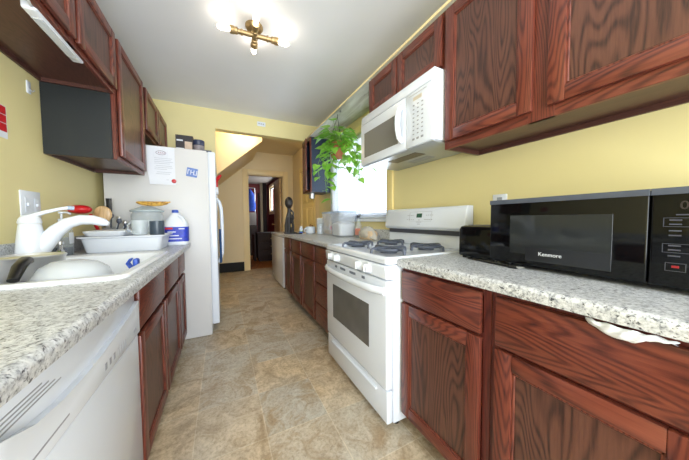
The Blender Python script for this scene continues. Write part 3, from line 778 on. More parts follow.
# ------------------------------------------------------------------ dishwasher
t = thing('dishwasher', 'white built-in dishwasher under the near left counter', 'dishwasher', (-0.58, 0.92, 0))
DY0, DY1 = 0.52, 1.228
MB().box(-0.335, XL+0.05, DY0, DY1, 0.10, 0.735).build('tub_box', GREY_PL, t)
MB().box(-0.335, -0.310, DY0+0.002, DY1-0.002, 0.12, 0.668, 0.008, 3).build('door', WHITE_APP, t)
m = MB().box(-0.335, -0.318, DY0+0.002, DY1-0.002, 0.674, 0.866, 0.003, 2)
m.prism([(-0.330, 0.822), (-0.314, 0.828), (-0.306, 0.842), (-0.306, 0.860), (-0.312, 0.866), (-0.330, 0.866)], 'Y', DY0+0.002, DY1-0.002, 0.002, 2)
curve = [(DY0+0.002, 0.800), (0.56, 0.776), (0.62, 0.757), (0.70, 0.746), (0.80, 0.744), (0.90, 0.750), (1.0, 0.761), (1.10, 0.774), (1.17, 0.786), (DY1-0.002, 0.800)]
m.prism([(DY1-0.002, 0.674)] + curve[::-1] + [(DY0+0.002, 0.674)], 'X', -0.330, -0.304, 0.004, 2)
cp = m.build('control_panel', WHITE_APP, t)
m = MB()
for k in range(4): m.box(-0.3172, -0.3185, 0.54, 0.73-0.02*k, 0.780+k*0.008, 0.7825+k*0.008)
m.build('vent', GREY_PL, cp)
m = MB()
for k in range(3): m.box(-0.3048, -0.3035, 0.90+k*0.03, 0.915+k*0.03, 0.694, 0.714, 0.002, 1)
for k in range(4): m.box(-0.3046, -0.3035, 1.0+k*0.02, 1.004+k*0.02, 0.690, 0.714)
for k in range(2): m.box(-0.3046, -0.3035, 1.15+k*0.02, 1.16+k*0.02, 0.695, 0.708)
m.box(-0.3046, -0.3035, 0.60, 0.72, 0.700, 0.704)
m.build('printed_marks', INK, cp)
MB().box(-0.395, -0.385, DY0, DY1, 0.0, 0.118).build('kick_plate', BLACK, t)

# ------------------------------------------------------------------ range
t = thing('gas_range', 'white freestanding gas range between the right counters', 'range', (1.07, 1.365, 0))
GY0, GY1 = 0.986, 1.778
MB().box(0.775, 1.385, GY0, GY1, 0.045, 0.880, 0.004).build('range_body', WHITE_APP, t)
for x in (0.83, 1.33):
    for y in (GY0+0.05, GY1-0.05): MB().cyl((x, y, 0), (x, y, 0.046), 0.018).build('foot', BLACK, t)
m = MB(); ccx = (0.728+1.385)/2; hx = (1.385-0.728)/2
m.rings([(ccx, 1.382, hx-0.012, 0.388, 0.02, 0.8805), (ccx, 1.382, hx, 0.398, 0.02, 0.888), (ccx, 1.382, hx, 0.398, 0.02, 0.908), (ccx, 1.382, hx-0.010, 0.390, 0.02, 0.921), (ccx, 1.382, hx-0.022, 0.378, 0.02, 0.923), (ccx, 1.382, hx-0.045, 0.356, 0.02, 0.915)])
m.build('cooktop', WHITE_APP, t)
m = MB().prism([(0.776, 0.807), (0.733, 0.807), (0.729, 0.812), (0.722, 0.872), (0.728, 0.879), (0.776, 0.879)], 'Y', GY0+0.004, GY1-0.004, 0.003, 2)
cp = m.build('control_panel', WHITE_APP, t)
for y in (1.645, 1.545, 1.24, 1.145):
    m = MB().lathe((0.726, y, 0.845), [(0.030, 0.0), (0.030, -0.006), (0.024, -0.010), (0.022, -0.026), (0.019, -0.030), (0, -0.030)], 24, 'X')
    m.box(0.690, 0.700, y-0.005, y+0.005, 0.823, 0.867, 0.003, 2)
    m.build('knob', WHITE_PL, cp)
# oven door
dr = MB()
dr.box(0.732, 0.774, GY0+0.004, GY1-0.004, 0.228, 0.800, 0.008, 3)
dr = dr.build('oven_door', WHITE_APP, t)
MB().box(0.7305, 0.7335, 1.155, 1.655, 0.385, 0.635, 0.001, 1).build('oven_window', OVENGL, dr)
m = MB()
for y0, n in ((1.20, 4), (1.31, 9), (1.45, 9), (1.58, 4)):
    for k in range(n): m.box(0.7308, 0.7335, y0+k*0.009, y0+k*0.009+0.005, 0.768, 0.784)
m.build('vent', DKGREY, dr)
m = MB()
pts = []
for i in range(13):
    f = i/12; y = GY0+0.02 + f*(GY1-GY0-0.04)
    bow = math.sin(PI*f)**0.45 if 0 < f < 1 else 0
    pts.append((0.728-0.045*bow, y, 0.748+0.0*f))
m.tube(pts, 0.017, 14, 1.25)
m.build('handle', WHITE_APP, dr)
# drawer
d2 = MB().box(0.738, 0.774, GY0+0.004, GY1-0.004, 0.045, 0.218, 0.008, 3).build('storage_drawer', WHITE_APP, t)
MB().rings([(0, 0, 0.006, 0.30, 0.005, 0)] * 1 + [(0, 0, 0.006, 0.30, 0.005, 0.012), (0, 0, 0.001, 0.29, 0.001, 0.016)]).xform(
    Matrix.Translation((0.739, 1.382, 0.188)) @ Matrix.Rotation(-PI/2, 4, 'Y')).build('drawer_grip', WHITE_APP, d2)
# backguard
bg = MB().prism([(1.318, 1.035), (1.300, 1.055), (1.322, 1.185), (1.335, 1.197), (1.385, 1.197), (1.385, 1.035)], 'Y', GY0-0.002, GY1+0.002, 0.006, 3).build('backguard', WHITE_APP, t)
MB().box(1.342, 1.384, GY0+0.01, GY1-0.01, 0.92, 1.036).build('backguard_riser', WHITE_APP, t)
MB().box(1.332, 1.343, GY0+0.02, GY1-0.02, 1.004, 1.034).build('vent_slot', INKD, t)['label'] = 'dark vent slot under the control board'
def bgx(z): return 1.300 + (z-1.055)/(1.185-1.055)*0.022
m = MB(); m.prism([(bgx(1.125)-0.001, 1.125), (bgx(1.155)-0.001, 1.155), (bgx(1.155)+0.001, 1.155), (bgx(1.125)+0.001, 1.125)], 'Y', 1.345, 1.40)
m.build('clock_display', LED, bg)
m = MB()
def mark(m, y, z, w, h): m.prism([(bgx(z)-0.0008, z), (bgx(z+h)-0.0008, z+h), (bgx(z+h)+0.001, z+h), (bgx(z)+0.001, z)], 'Y', y-w/2, y+w/2)
for i in range(4):
    mark(m, 1.30-i*0.018, 1.140, 0.010, 0.004); mark(m, 1.44+i*0.018, 1.140, 0.010, 0.004)
    mark(m, 1.31-i*0.02, 1.108, 0.012, 0.006); mark(m, 1.43+i*0.022, 1.108, 0.010, 0.004)
mark(m, 1.37, 1.105, 0.014, 0.005); mark(m, 1.37, 1.090, 0.05, 0.003); mark(m, 1.37, 1.075, 0.03, 0.004)
for z in (1.167, 1.098): mark(m, 1.365, z, 0.22, 0.0012)
mark(m, 1.475, 1.098, 0.0015, 0.07); mark(m, 1.255, 1.098, 0.0015, 0.07)
m.build('printed_marks', INK, bg)
# burners and grates
for bx, by in ((0.89, 1.18), (0.89, 1.55), (1.19, 1.18), (1.19, 1.55)):
    q = MB().lathe((bx, by, 0), [(0.050, 0.9155), (0.050, 0.922), (0.036, 0.926), (0.036, 0.936), (0.030, 0.940), (0, 0.940)], 24).build('burner', DKGREY, t)
for by in (1.18, 1.55):
  for bx in (0.89, 1.19):
    m = MB(); h = 0.945; r = 0.009
    a, b = 0.125, 0.14
    # four bent fingers and their ring
    for (dx, dy) in ((1, 0), (-1, 0), (0, 1), (0, -1)):
        m.tube([(bx+dx*a, by+dy*b, 0.917), (bx+dx*a*0.97, by+dy*b*0.97, h-0.004), (bx+dx*a*0.85, by+dy*b*0.85, h), (bx+dx*0.03, by+dy*0.03, h)], r, 8)
    m.tube([(bx+0.085*math.cos(2*PI*i/20), by+0.085*math.sin(2*PI*i/20), h-0.006) for i in range(21)], r*0.9, 8)
    m.build('grate', DKGREY, t)

# ------------------------------------------------------------------ over-range microwave
t = thing('over_range_microwave', 'white over-range microwave hung beneath the short cabinet above the stove', 'microwave', (1.23, 1.365, 1.545))
MY0, MY1 = 0.986, 1.746
MB().box(1.060, XR-0.002, MY0, MY1, 1.555, 1.940, 0.004).build('microwave_body', WHITE_APP, t)
u = MB().box(1.050, XR-0.004, MY0+0.004, MY1-0.004, 1.543, 1.556, 0.004).build('underside_plate', plain('brushed_grey_metal', (176, 180, 184), 0.35, 0.6), t)
for y0, y1 in ((1.21, 1.50),):
    MB().box(1.12, 1.21, y0, y1, 1.5405, 1.5435, 0.001, 1).build('grease_filter', plain('dark_filter_mesh', (96, 88, 80), 0.4, 0.5, var=0.3, scale=90), u)
MB().box(1.26, 1.33, 1.24, 1.44, 1.5405, 1.5435, 0.001, 1).build('lamp_cover', GREY_PL, u)
MB().prism([(1.061, 1.872), (1.036, 1.872), (1.044, 1.936), (1.050, 1.940), (1.061, 1.940)], 'Y', MY0, MY1, 0.003, 2).build('vent_grille', WHITE_APP, t)
fd = MB().box(1.034, 1.061, 1.205, MY1-0.001, 1.550, 1.869, 0.005, 3).build('door', WHITE_APP, t)
MB().box(1.0325, 1.0345, 1.275, 1.690, 1.605, 1.795, 0.0008, 1).build('door_window', MWGL, fd)
pts = [(1.032, 1.232, 1.60), (1.006, 1.232, 1.625), (0.996, 1.232, 1.67), (0.993, 1.232, 1.71), (0.996, 1.232, 1.75), (1.006, 1.232, 1.795), (1.032, 1.232, 1.82)]
MB().tube(pts, [0.012, 0.014, 0.015, 0.015, 0.015, 0.014, 0.012], 14, 1.3).build('handle', WHITE_APP, fd)
kp = MB().box(1.034, 1.061, MY0+0.001, 1.202, 1.550, 1.869, 0.005, 3).build('control_panel', WHITE_APP, t)
m = MB()
for r in range(8):
    for k in range(3):
        m.box(1.0328, 1.0345, 1.055+k*0.035, 1.068+k*0.035, 1.615+r*0.024, 1.621+r*0.024)
for k in range(3): m.box(1.0328, 1.0345, 1.052+k*0.035, 1.071+k*0.035, 1.583, 1.595)
m.box(1.0328, 1.0345, 1.03, 1.17, 1.848, 1.850)
m.build('printed_marks', INK, kp)
MB().box(1.0326, 1.0345, 1.065, 1.135, 1.812, 1.832).build('clock_display', plain('beige_display', (206, 196, 178), 0.3), kp)

# ------------------------------------------------------------------ black countertop microwave
t = thing('countertop_microwave', 'black countertop microwave on the near right counter', 'microwave', (0, 0, 0))
WM, HM, DM = 0.655, 0.281, 0.325     # local: x along the front from the left end, y depth, z up
b = MB().box(0, WM, 0.012, DM, 0.012, HM, 0.006, 3).build('microwave_body', BLACK, t)
for x in (0.05, WM-0.05):
    for y in (0.05, DM-0.05): MB().cyl((x, y, 0), (x, y, 0.013), 0.014).build('foot', BLACK, t)
dW = 0.462
dr = MB().box(0.001, dW, -0.012, 0.012, 0.016, HM-0.002, 0.006, 3).build('door', BLACKGL, t)
MB().box(0.090, 0.392, -0.0132, -0.0118, 0.060, 0.212, 0.0005, 1).build('door_window', plain('microwave_window', (40, 43, 45), 0.06, var=0.05, Specular_IOR_Level=0.4), dr)
MB().box(0.150, 0.392, -0.0138, -0.0122, 0.036, 0.088, 0.0005, 1).build('nameplate', plain('graphite_band', (36, 38, 42), 0.15), dr)
MB().box(0.0, dW, -0.013, -0.0115, HM-0.020, HM-0.002, 0.0005, 1).build('top_band', DKGREY, dr)
text('logo_text', 'Kenmore', 0.019, PAPER, dr, (0.196, -0.0142, 0.060), (1, 0, 0), (0, 0, 1))
cpn = MB().box(dW+0.002, WM-0.001, -0.012, 0.012, 0.016, HM-0.002, 0.006, 3).build('control_panel', BLACKGL, t)
MB().box(dW+0.002, WM, -0.013, -0.0115, HM-0.020, HM-0.002, 0.0005, 1).build('top_band', DKGREY, cpn)
text('clock_digits', '0:88', 0.030, plain('dim_digits', (52, 44, 44), 0.3), cpn, (dW+0.05, -0.0126, 0.222), (1, 0, 0), (0, 0, 1))
def frame_marks(m, x0, x1, z0, z1, w=0.0012):
    for q in ((x0, x1, z0, z0+w), (x0, x1, z1-w, z1), (x0, x0+w, z0, z1), (x1-w, x1, z0, z1)): m.box(q[0], q[1], -0.0130, -0.0115, q[2], q[3])
m = MB()
X0 = dW+0.025
frame_marks(m, X0, X0+0.145, 0.176, 0.200); frame_marks(m, X0, X0+0.145, 0.108, 0.132)
for zz in (0.192, 0.181, 0.164, 0.152, 0.125, 0.114, 0.098):
    for k in range(3): m.box(X0+0.010+k*0.045, X0+0.030+k*0.045, -0.013, -0.0115, zz, zz+0.0035)
m.box(X0+0.02, X0+0.12, -0.013, -0.0115, 0.206, 0.209)
frame_marks(m, X0+0.006, X0+0.040, 0.060, 0.082); frame_marks(m, X0+0.060, X0+0.094, 0.060, 0.082)
m.build('printed_marks', INKD, cpn)
MB().box(X0+0.017, X0+0.029, -0.0132, -0.0115, 0.069, 0.075).build('stop_mark', plain('dim_red_print', (150, 30, 36), 0.4), cpn)
a = math.radians(-90 - 2.8)
t.location = (1.086, 0.684, 0.9145); t.rotation_euler = (0, 0, a)
# toaster
t = thing('toaster', 'black two-slot toaster between the range and the black microwave', 'toaster', (1.20, 0.80, 0.9145))
tx, ty, hx, hy = 1.182, 0.772, 0.078, 0.105
m = MB(); m.rings([(tx, ty, hx-0.006, hy-0.006, 0.02, 0.925), (tx, ty, hx, hy, 0.025, 0.932), (tx, ty, hx, hy, 0.028, 1.06), (tx, ty, hx-0.006, hy-0.006, 0.028, 1.075), (tx, ty, hx-0.02, hy-0.02, 0.02, 1.081)])
m.build('toaster_shell', BLACKGL, t)
for x in (tx-0.05, tx+0.05):
    for y in (ty-0.08, ty+0.08): MB().cyl((x, y, 0.9145), (x, y, 0.927), 0.010).build('foot', BLACK, t)
m = MB().box(tx-0.038, tx-0.014, ty-0.07, ty+0.07, 1.079, 1.083, 0.001, 1).box(tx+0.014, tx+0.038, ty-0.07, ty+0.07, 1.079, 1.083, 0.001, 1)
m.build('slots', DKGREY, t)
MB().box(tx-0.012, tx+0.012, ty+hy, ty+hy+0.02, 1.03, 1.05, 0.004).build('lever', BLACK, t)
t = thing('power_cord', 'black power cord with a plug lying on the counter before the black microwave', 'cord', (1.06, 0.65, 0.9145))
MB().tube([(1.118, 0.80, 0.919), (1.092, 0.80, 0.919), (1.080, 0.76, 0.919), (1.066, 0.69, 0.919), (1.050, 0.62, 0.919), (1.045, 0.585, 0.920)], 0.004, 8).build('cable', BLACK, t)
p = MB().box(1.034, 1.054, 0.548, 0.585, 0.9145, 0.930, 0.005, 2).build('plug', BLACK, t)
MB().box(1.037, 1.0395, 0.528, 0.549, 0.919, 0.925).box(1.048, 1.0505, 0.528, 0.549, 0.919, 0.925).build('prongs', STEEL, p)
t = thing('outlet_plate', 'white outlet plate on the right wall above the toaster', 'outlet', (XR, 0.845, 1.22))
MB().box(XR-0.006, XR, 0.805, 0.885, 1.14, 1.252, 0.003).build('plate', WHITE_PL, t)
MB().box(XR-0.008, XR-0.005, 0.83, 0.86, 1.16, 1.235, 0.002, 1).build('socket', GREY_PL, t)
# plastic bag caught in the drawer
m = MB(); n = 18; A = []
loops = []
for i in range(n+1):
    f = i/n; y = 0.262 - f*0.135
    d = 0.004+0.024*(math.sin(PI*min(1, f*1.15))**0.8 if f < 0.85 else 0.25)
    o = 0.010*math.sin(PI*f)
    row = []
    for j in range(7):
        g = j/6
        row.append(Vector((0.806-o-0.006*math.sin(g*PI)+0.003*math.sin(f*31+g*4), y+0.004*math.sin(g*7+f*9), 0.868-d*g+0.002*math.sin(f*25+g*3))))
    loops.append(row)
back = [[p+Vector((0.0012, 0, 0)) for p in r] for r in loops]
m.loft([r+b[::-1] for r, b in zip(loops, back)])
single(m, 'plastic_bag', clear('bag_film', (238, 242, 250), 0.85, 0.3), 'crumpled white plastic bag poking out above the wide drawer', 'bag', (0.806, 0.26, 0.85), smooth=80)

# ------------------------------------------------------------------ refrigerator
t = thing('refrigerator', 'white side-by-side refrigerator at the end of the left counter', 'refrigerator', (-0.49, 3.05, 0))
RY0, RY1 = 2.652, 3.545
MB().box(-0.850, -0.112, RY0, RY1, 0.006, 1.768, 0.006, 2).build('fridge_body', OFFWH, t)
MB().box(-0.20, -0.108, RY0+0.02, RY1-0.02, 0.005, 0.095, 0.004).build('base_grille', OFFWH, t)
for x in (-0.80, -0.25):
    for y in (RY0+0.06, RY1-0.06): MB().cyl((x, y, 0), (x, y, 0.032), 0.02).build('foot', BLACK, t)
for y0, y1 in ((RY0, 3.010), (3.018, RY1)):
    dr = MB().box(-0.106, -0.042, y0+0.001, y1-0.001, 0.105, 1.765, 0.012, 3).build('door', WHITE_APP, t)
    MB().box(-0.113, -0.105, y0+0.006, y1-0.006, 0.11, 1.755).build('door_gasket', OFFWH, dr)
    y = y1-0.05 if y0 < 2.9 else y0+0.05
    MB().tube([(-0.044, y, 0.66), (-0.02, y, 0.70), (-0.004, y, 0.76), (0.0, y, 0.85), (0.002, y, 1.0), (0.0, y, 1.15), (-0.004, y, 1.24), (-0.02, y, 1.31), (-0.044, y, 1.35)], [0.011]+[0.014]*7+[0.011], 12, 1.2).build('handle', WHITE_APP, dr)
MB().box(-0.15, -0.07, RY0+0.02, RY0+0.08, 1.765, 1.780, 0.004).build('hinge_cover', DKGREY, t)
# paper and magnets
FY = RY0-0.0005
t = thing('paper_note', 'printed white sheet of paper held on the fridge side', 'paper', (-0.44, FY, 1.58))
m = MB(); 
loops = []
for i in range(9):
    z = 1.432+i*(1.765-1.432)/8*0.985
    lift = 0.02*max(0, 1-i/2.2)**2
    loops.append([Vector((-0.562+(0.02*(1-i/3) if i < 3 else 0), FY-0.0015-lift, z)), Vector((-0.45, FY-0.001-lift*0.3, z+0.001)), Vector((-0.362, FY-0.0012, z+0.002)), Vector((-0.362, FY, z+0.002)), Vector((-0.45, FY-lift*0.3+0.0002, z+0.001)), Vector((-0.562+(0.02*(1-i/3) if i < 3 else 0), FY-lift-0.0005, z))])
m.loft(loops); m.build('sheet', PAPER, t)
m = MB()
for k, (a, b, z) in enumerate(((-0.51, -0.38, 1.66), (-0.51, -0.39, 1.645), (-0.51, -0.375, 1.63), (-0.51, -0.40, 1.615), (-0.50, -0.385, 1.595), (-0.51, -0.38, 1.58), (-0.51, -0.42, 1.565), (-0.495, -0.39, 1.54), (-0.50, -0.40, 1.525), (-0.485, -0.41, 1.475), (-0.47, -0.42, 1.46))):
    m.box(a, b, FY-0.0024, FY-0.0015, z, z+0.0035)
m.build('printed_lines', plain('faint_print', (186, 190, 198), 0.8), t)
t = thing('magnet_card', 'small white card magnet with an oval emblem at the top of the paper note', 'magnet', (-0.465, FY-0.003, 1.71))
MB().box(-0.515, -0.405, FY-0.006, FY-0.003, 1.672, 1.737, 0.001, 1).xform(Matrix.Identity(4)).build('card', PAPER, t)
m = MB().tube([(-0.46+0.036*math.cos(2*PI*i/24), FY-0.0065, 1.708+0.017*math.sin(2*PI*i/24)) for i in range(25)], 0.0018, 6)
m.build('oval_emblem', plain('grey_mauve_print', (140, 120, 134), 0.6), t)
m = MB()
for k in range(4): m.tube([(-0.48+k*0.013, FY-0.0065, 1.703), (-0.476+k*0.013, FY-0.0065, 1.713), (-0.471+k*0.013, FY-0.0065, 1.703)], 0.0018, 6)
m.build('emblem_marks', plain('dull_red_print', (150, 74, 84), 0.6), t)
t = thing('square_magnet', 'blue and white square magnet with bold white letters on the fridge side', 'magnet', (-0.232, FY, 1.56))
mr = Matrix.Translation((-0.232, FY, 1.556)) @ Matrix.Rotation(0.16, 4, 'Y') @ Matrix.Translation((0.232, -FY, -1.556))
MB().box(-0.276, -0.190, FY-0.004, FY, 1.516, 1.596, 0.001, 1).xform(mr).build('magnet_plate', plain('blue_grey_print', (96, 124, 188), 0.5, var=0.2, scale=40), t)
m = MB()
for x in (-0.268, -0.246, -0.222, -0.2): 
    m.box(x, x+0.006, FY-0.0052, FY-0.004, 1.535, 1.578)
m.box(-0.268, -0.252, FY-0.0052, FY-0.004, 1.572, 1.578).box(-0.246, -0.22, FY-0.0052, FY-0.004, 1.553, 1.559).box(-0.214, -0.196, FY-0.0052, FY-0.004, 1.535, 1.541)
m.xform(mr).build('letters', PAPER, t)
single(MB().lathe((-0.373, FY, 1.468), [(0.018, 0), (0.018, -0.006), (0.013, -0.012), (0, -0.013)], 20, 'Y'), 'button_magnet', RED, 'round red magnet at the lower right corner of the paper note', 'magnet', (-0.373, FY, 1.468))
# boxes on the fridge
t = thing('light_bulb_box', 'dark carton with a pale picture standing on top of the fridge', 'box', (-0.345, 3.10, 1.766))
MB().box(-0.405, -0.250, 3.05, 3.15, 1.766, 2.003, 0.002, 1).build('carton', plain('black_brown_card', (44, 38, 40), 0.5, var=0.15), t)
MB().box(-0.325, -0.258, 3.0485, 3.0505, 1.80, 1.94).build('picture', plain('cream_picture', (216, 192, 168), 0.5, var=0.15, scale=25), t)
MB().box(-0.395, -0.34, 3.0485, 3.0505, 1.94, 1.955).box(-0.40, -0.33, 3.0485, 3.0505, 1.862, 1.870).build('printed_lines', PAPER, t)
t = thing('round_tin', 'small dark tin with a blue lid beside the carton on the fridge', 'tin', (-0.19, 2.93, 1.766))
MB().lathe((-0.19, 2.93, 1.766), [(0.048, 0), (0.050, 0.004), (0.050, 0.110), (0, 0.112)], 26).build('tin_body', plain('tan_grey_tin', (132, 124, 126), 0.4, var=0.25, scale=30), t)
MB().lathe((-0.19, 2.93, 1.766), [(0.051, 0.113), (0.052, 0.115), (0.052, 0.160), (0.048, 0.164), (0, 0.164)], 26).build('lid', plain('navy_lid', (52, 60, 86), 0.4), t)
# things on the fridge handle
t = thing('hanging_clip', 'red plastic clip with a white tag hanging by the fridge door handle', 'clip', (-0.035, 2.93, 1.50))
MB().tube([(-0.05, 2.93, 1.53), (-0.035, 2.93, 1.545), (-0.015, 2.93, 1.575), (0.005, 2.93, 1.595)], [0.014, 0.024, 0.026, 0.014], 10, 0.7).tube([(-0.038, 2.93, 1.545), (-0.04, 2.93, 1.49), (-0.035, 2.93, 1.46)], [0.014, 0.016, 0.008], 10, 0.7).build('clip_body', RED, t)
MB().box(-0.052, -0.024, 2.915, 2.945, 1.39, 1.465, 0.004).build('tag', PAPER, t)
m = MB(); loops = []
for i in range(9):
    z = 0.66+i*0.045; w = 0.040-0.0028*i
    loops.append([Vector((-0.018+0.010*math.cos(2*PI*k/16)*(1+0.4*math.sin(3*k)), 2.96+w*math.sin(2*PI*k/16), z+0.012*math.sin(k*1.3)*(1 if i == 0 else 0))) for k in range(16)])
m.loft(loops)
single(m, 'hand_towel', NAVY, 'navy blue hand towel hanging behind the lower fridge handle', 'towel', (-0.018, 2.96, 0.66), smooth=60)

# ------------------------------------------------------------------ ceiling light
t = thing('ceiling_light', 'brass cross-shaped ceiling light with four bare bulbs', 'ceiling light', (0.25, 1.94, CEIL))
lx, ly, lz = 0.250, 1.925, 2.455
MB().lathe((lx, ly+0.03, 0), [(0.062, CEIL-0.0005), (0.062, CEIL-0.012), (0.050, CEIL-0.028), (0.02, CEIL-0.034), (0, CEIL-0.034)], 28).build('canopy', BRASS, t)
MB().tube([(lx, ly+0.02, CEIL-0.03), (lx, ly, lz)], 0.010, 12).ball((lx, ly, lz), 0.022, 14, 8).build('stem', BRASS, t)
ang0 = math.radians(-4)
for k in range(4):
    a = ang0 + k*PI/2
    d = Vector((math.cos(a), math.sin(a), 0)); c = Vector((lx, ly, lz))
    L = 0.165 if k % 2 == 0 else 0.12
    arm = MB().tube([c+d*0.012, c+d*(L-0.04)], 0.0165, 14).tube([c+d*(L-0.085), c+d*(L-0.082), c+d*(L-0.072), c+d*(L-0.069)], [0.016, 0.021, 0.021, 0.016], 14)
    arm.tube([c+d*(L-0.052), c+d*(L-0.048), c+d*(L-0.03), c+d*(L-0.026), c+d*(L-0.003), c+d*L], [0.017, 0.023, 0.023, 0.026, 0.027, 0.024], 16)
    q = arm.build('arm', BRASS, t)
    MB().tube([c+d*(L-0.004), c+d*(L+0.012), c+d*(L+0.035), c+d*(L+0.060), c+d*(L+0.075), c+d*(L+0.082)], [0.012, 0.014, 0.018, 0.018, 0.011, 0.003], 16).build('bulb', BULB_M, q)
# hall ceiling light, mostly behind the header
t = thing('hall_ceiling_light', 'bare bulb light on the hall ceiling by the stair bulkhead', 'ceiling light', (0.36, 4.02, 2.62))
MB().lathe((0.36, 4.05, 0), [(0.07, 2.6195), (0.07, 2.60), (0.05, 2.585), (0.025, 2.575), (0, 2.575)], 24).build('canopy', WHITE_PL, t)
MB().ball((0.36, 4.05, 2.53), 0.035, 16, 10).build('bulb', HALLB_M, t)
# plate above the opening
t = thing('wall_vent', 'small white wall plate on the header above the hall opening', 'wall plate', (0.52, YF, 2.45))
MB().box(0.470, 0.580, YF-0.012, YF, 2.415, 2.475, 0.004).build('plate', WHITE_PL, t)
m = MB()
for k in range(3): m.box(0.487+k*0.028, 0.502+k*0.028, YF-0.0135, YF-0.011, 2.438, 2.452)
m.build('slots', GREY_PL, t)

# ------------------------------------------------------------------ far counter clutter
def bin_(label, cx, cy, hx, hy, h, fill):
    t = thing('storage_bin', label, 'bin', (cx, cy, 0.914), 'clear lidded bins under the window')
    m = MB(); m.loft([rrect(*q) for q in [(cx, cy, hx*0.88, hy*0.88, 0.03, 0.9145), (cx, cy, hx*0.92, hy*0.92, 0.035, 0.925), (cx, cy, hx, hy, 0.035, 0.914+h-0.01), (cx, cy, hx*0.98, hy*0.98, 0.033, 0.914+h-0.01), (cx, cy, hx*0.90, hy*0.90, 0.03, 0.93)]], True, True)
    m.build('bin_body', PLASTIC_CL, t)
    MB().rings([(cx, cy, hx*1.02, hy*1.02, 0.035, 0.914+h-0.009), (cx, cy, hx*1.04, hy*1.04, 0.035, 0.914+h), (cx, cy, hx*1.03, hy*1.03, 0.035, 0.914+h+0.012), (cx, cy, hx*0.9, hy*0.9, 0.035, 0.914+h+0.014)]).build('lid', clear('pale_blue_lid', (206, 222, 244), 0.8, 0.3), t)
    if fill: fill(t)
    return t
def flour(t):
    MB().rings([(1.280, 2.575, 0.097, 0.118, 0.03, 0.932), (1.280, 2.575, 0.101, 0.122, 0.03, 1.06), (1.28, 2.58, 0.05, 0.06, 0.03, 1.09)]).build('flour', plain('white_flour', (238, 238, 240), 0.9, var=0.01), t)['label'] = 'white flour heap'
bin_('clear lidded bin of white flour under the window', 1.280, 2.575, 0.112, 0.135, 0.285, flour)
def oats(t):
    MB().rings([(1.285, 2.88, 0.085, 0.11, 0.03, 0.932), (1.285, 2.88, 0.09, 0.115, 0.03, 0.975)]).build('oats', plain('tan_oats', (206, 178, 138), 0.9, var=0.1, scale=60), t)['label'] = 'tan oats'
    MB().ball((1.235, 2.80, 1.01), (0.03, 0.02, 0.03), 12, 8).build('scoop', plain('pink_plastic', (226, 70, 118), 0.4), t)['label'] = 'pink scoop'
bin_('clear blue-lidded bin with tan oats and a pink scoop, left of the flour bin', 1.280, 2.88, 0.105, 0.135, 0.285, oats)
# glass jars and cups
t = thing('glass_jar', 'tall glass jar with white contents standing left of the bins', 'jar', (1.19, 3.09, 0.914))
MB().lathe((1.19, 3.09, 0.9145), [(0.050, 0), (0.054, 0.005), (0.054, 0.20), (0.046, 0.222), (0.043, 0.222), (0.049, 0.198), (0.049, 0.012), (0, 0.01)], 28).build('jar_body', GLASS, t)
MB().lathe((1.19, 3.09, 0.9145), [(0.046, 0.012), (0.046, 0.14), (0, 0.142)], 24).build('contents', PAPER, t)
t = thing('coffee_mug', 'white mug on its saucer by the far end of the right counter', 'mug', (1.13, 3.33, 0.914))
MB().lathe((1.13, 3.33, 0.9145), [(0.045, 0), (0.068, 0.006), (0.072, 0.10), (0.069, 0.10), (0.064, 0.012), (0, 0.010)], 28).build('mug_body', WHITE_PL, t)
MB().tube([(1.062, 3.31, 0.995), (1.03, 3.30, 0.985), (1.03, 3.30, 0.955), (1.064, 3.315, 0.945)], 0.007, 8).build('handle', WHITE_PL, t)
t = thing('spice_bottle', 'small white bottle with a blue and green label beside the white mug', 'bottle', (1.0, 3.36, 0.914))
MB().lathe((1.0, 3.36, 0.9145), [(0.026, 0), (0.028, 0.004), (0.028, 0.075), (0.018, 0.085), (0, 0.085)], 20).build('bottle_body', WHITE_PL, t)
MB().lathe((1.0, 3.36, 0.9145), [(0.0285, 0.015), (0.0285, 0.035)], 20).build('paper_label', BLUE, t)
MB().lathe((1.0, 3.36, 0.9145), [(0.0285, 0.0355), (0.0285, 0.045)], 20).build('green_band', GREENSP, t)
MB().lathe((1.0, 3.36, 0.9145), [(0.019, 0.085), (0.02, 0.088), (0.02, 0.105), (0, 0.106)], 20).build('cap', WHITE_PL, t)
t = thing('oil_bottle', 'clear bottle with a red label and dark cap right of the flour bin', 'bottle', (1.33, 2.28, 0.914))
MB().lathe((1.34, 2.325, 0.9145), [(0.035, 0), (0.038, 0.005), (0.038, 0.13), (0.014, 0.18), (0.013, 0.215), (0.0, 0.215)], 24).build('bottle_body', GLASS, t)
MB().lathe((1.34, 2.325, 0.9145), [(0.0385, 0.03), (0.0385, 0.10)], 24).build('paper_label', plain('peach_red_label', (216, 140, 120), 0.5), t)
MB().lathe((1.34, 2.325, 0.9145), [(0.014, 0.216), (0.016, 0.218), (0.016, 0.245), (0, 0.246)], 16).build('cap', BLACK, t)
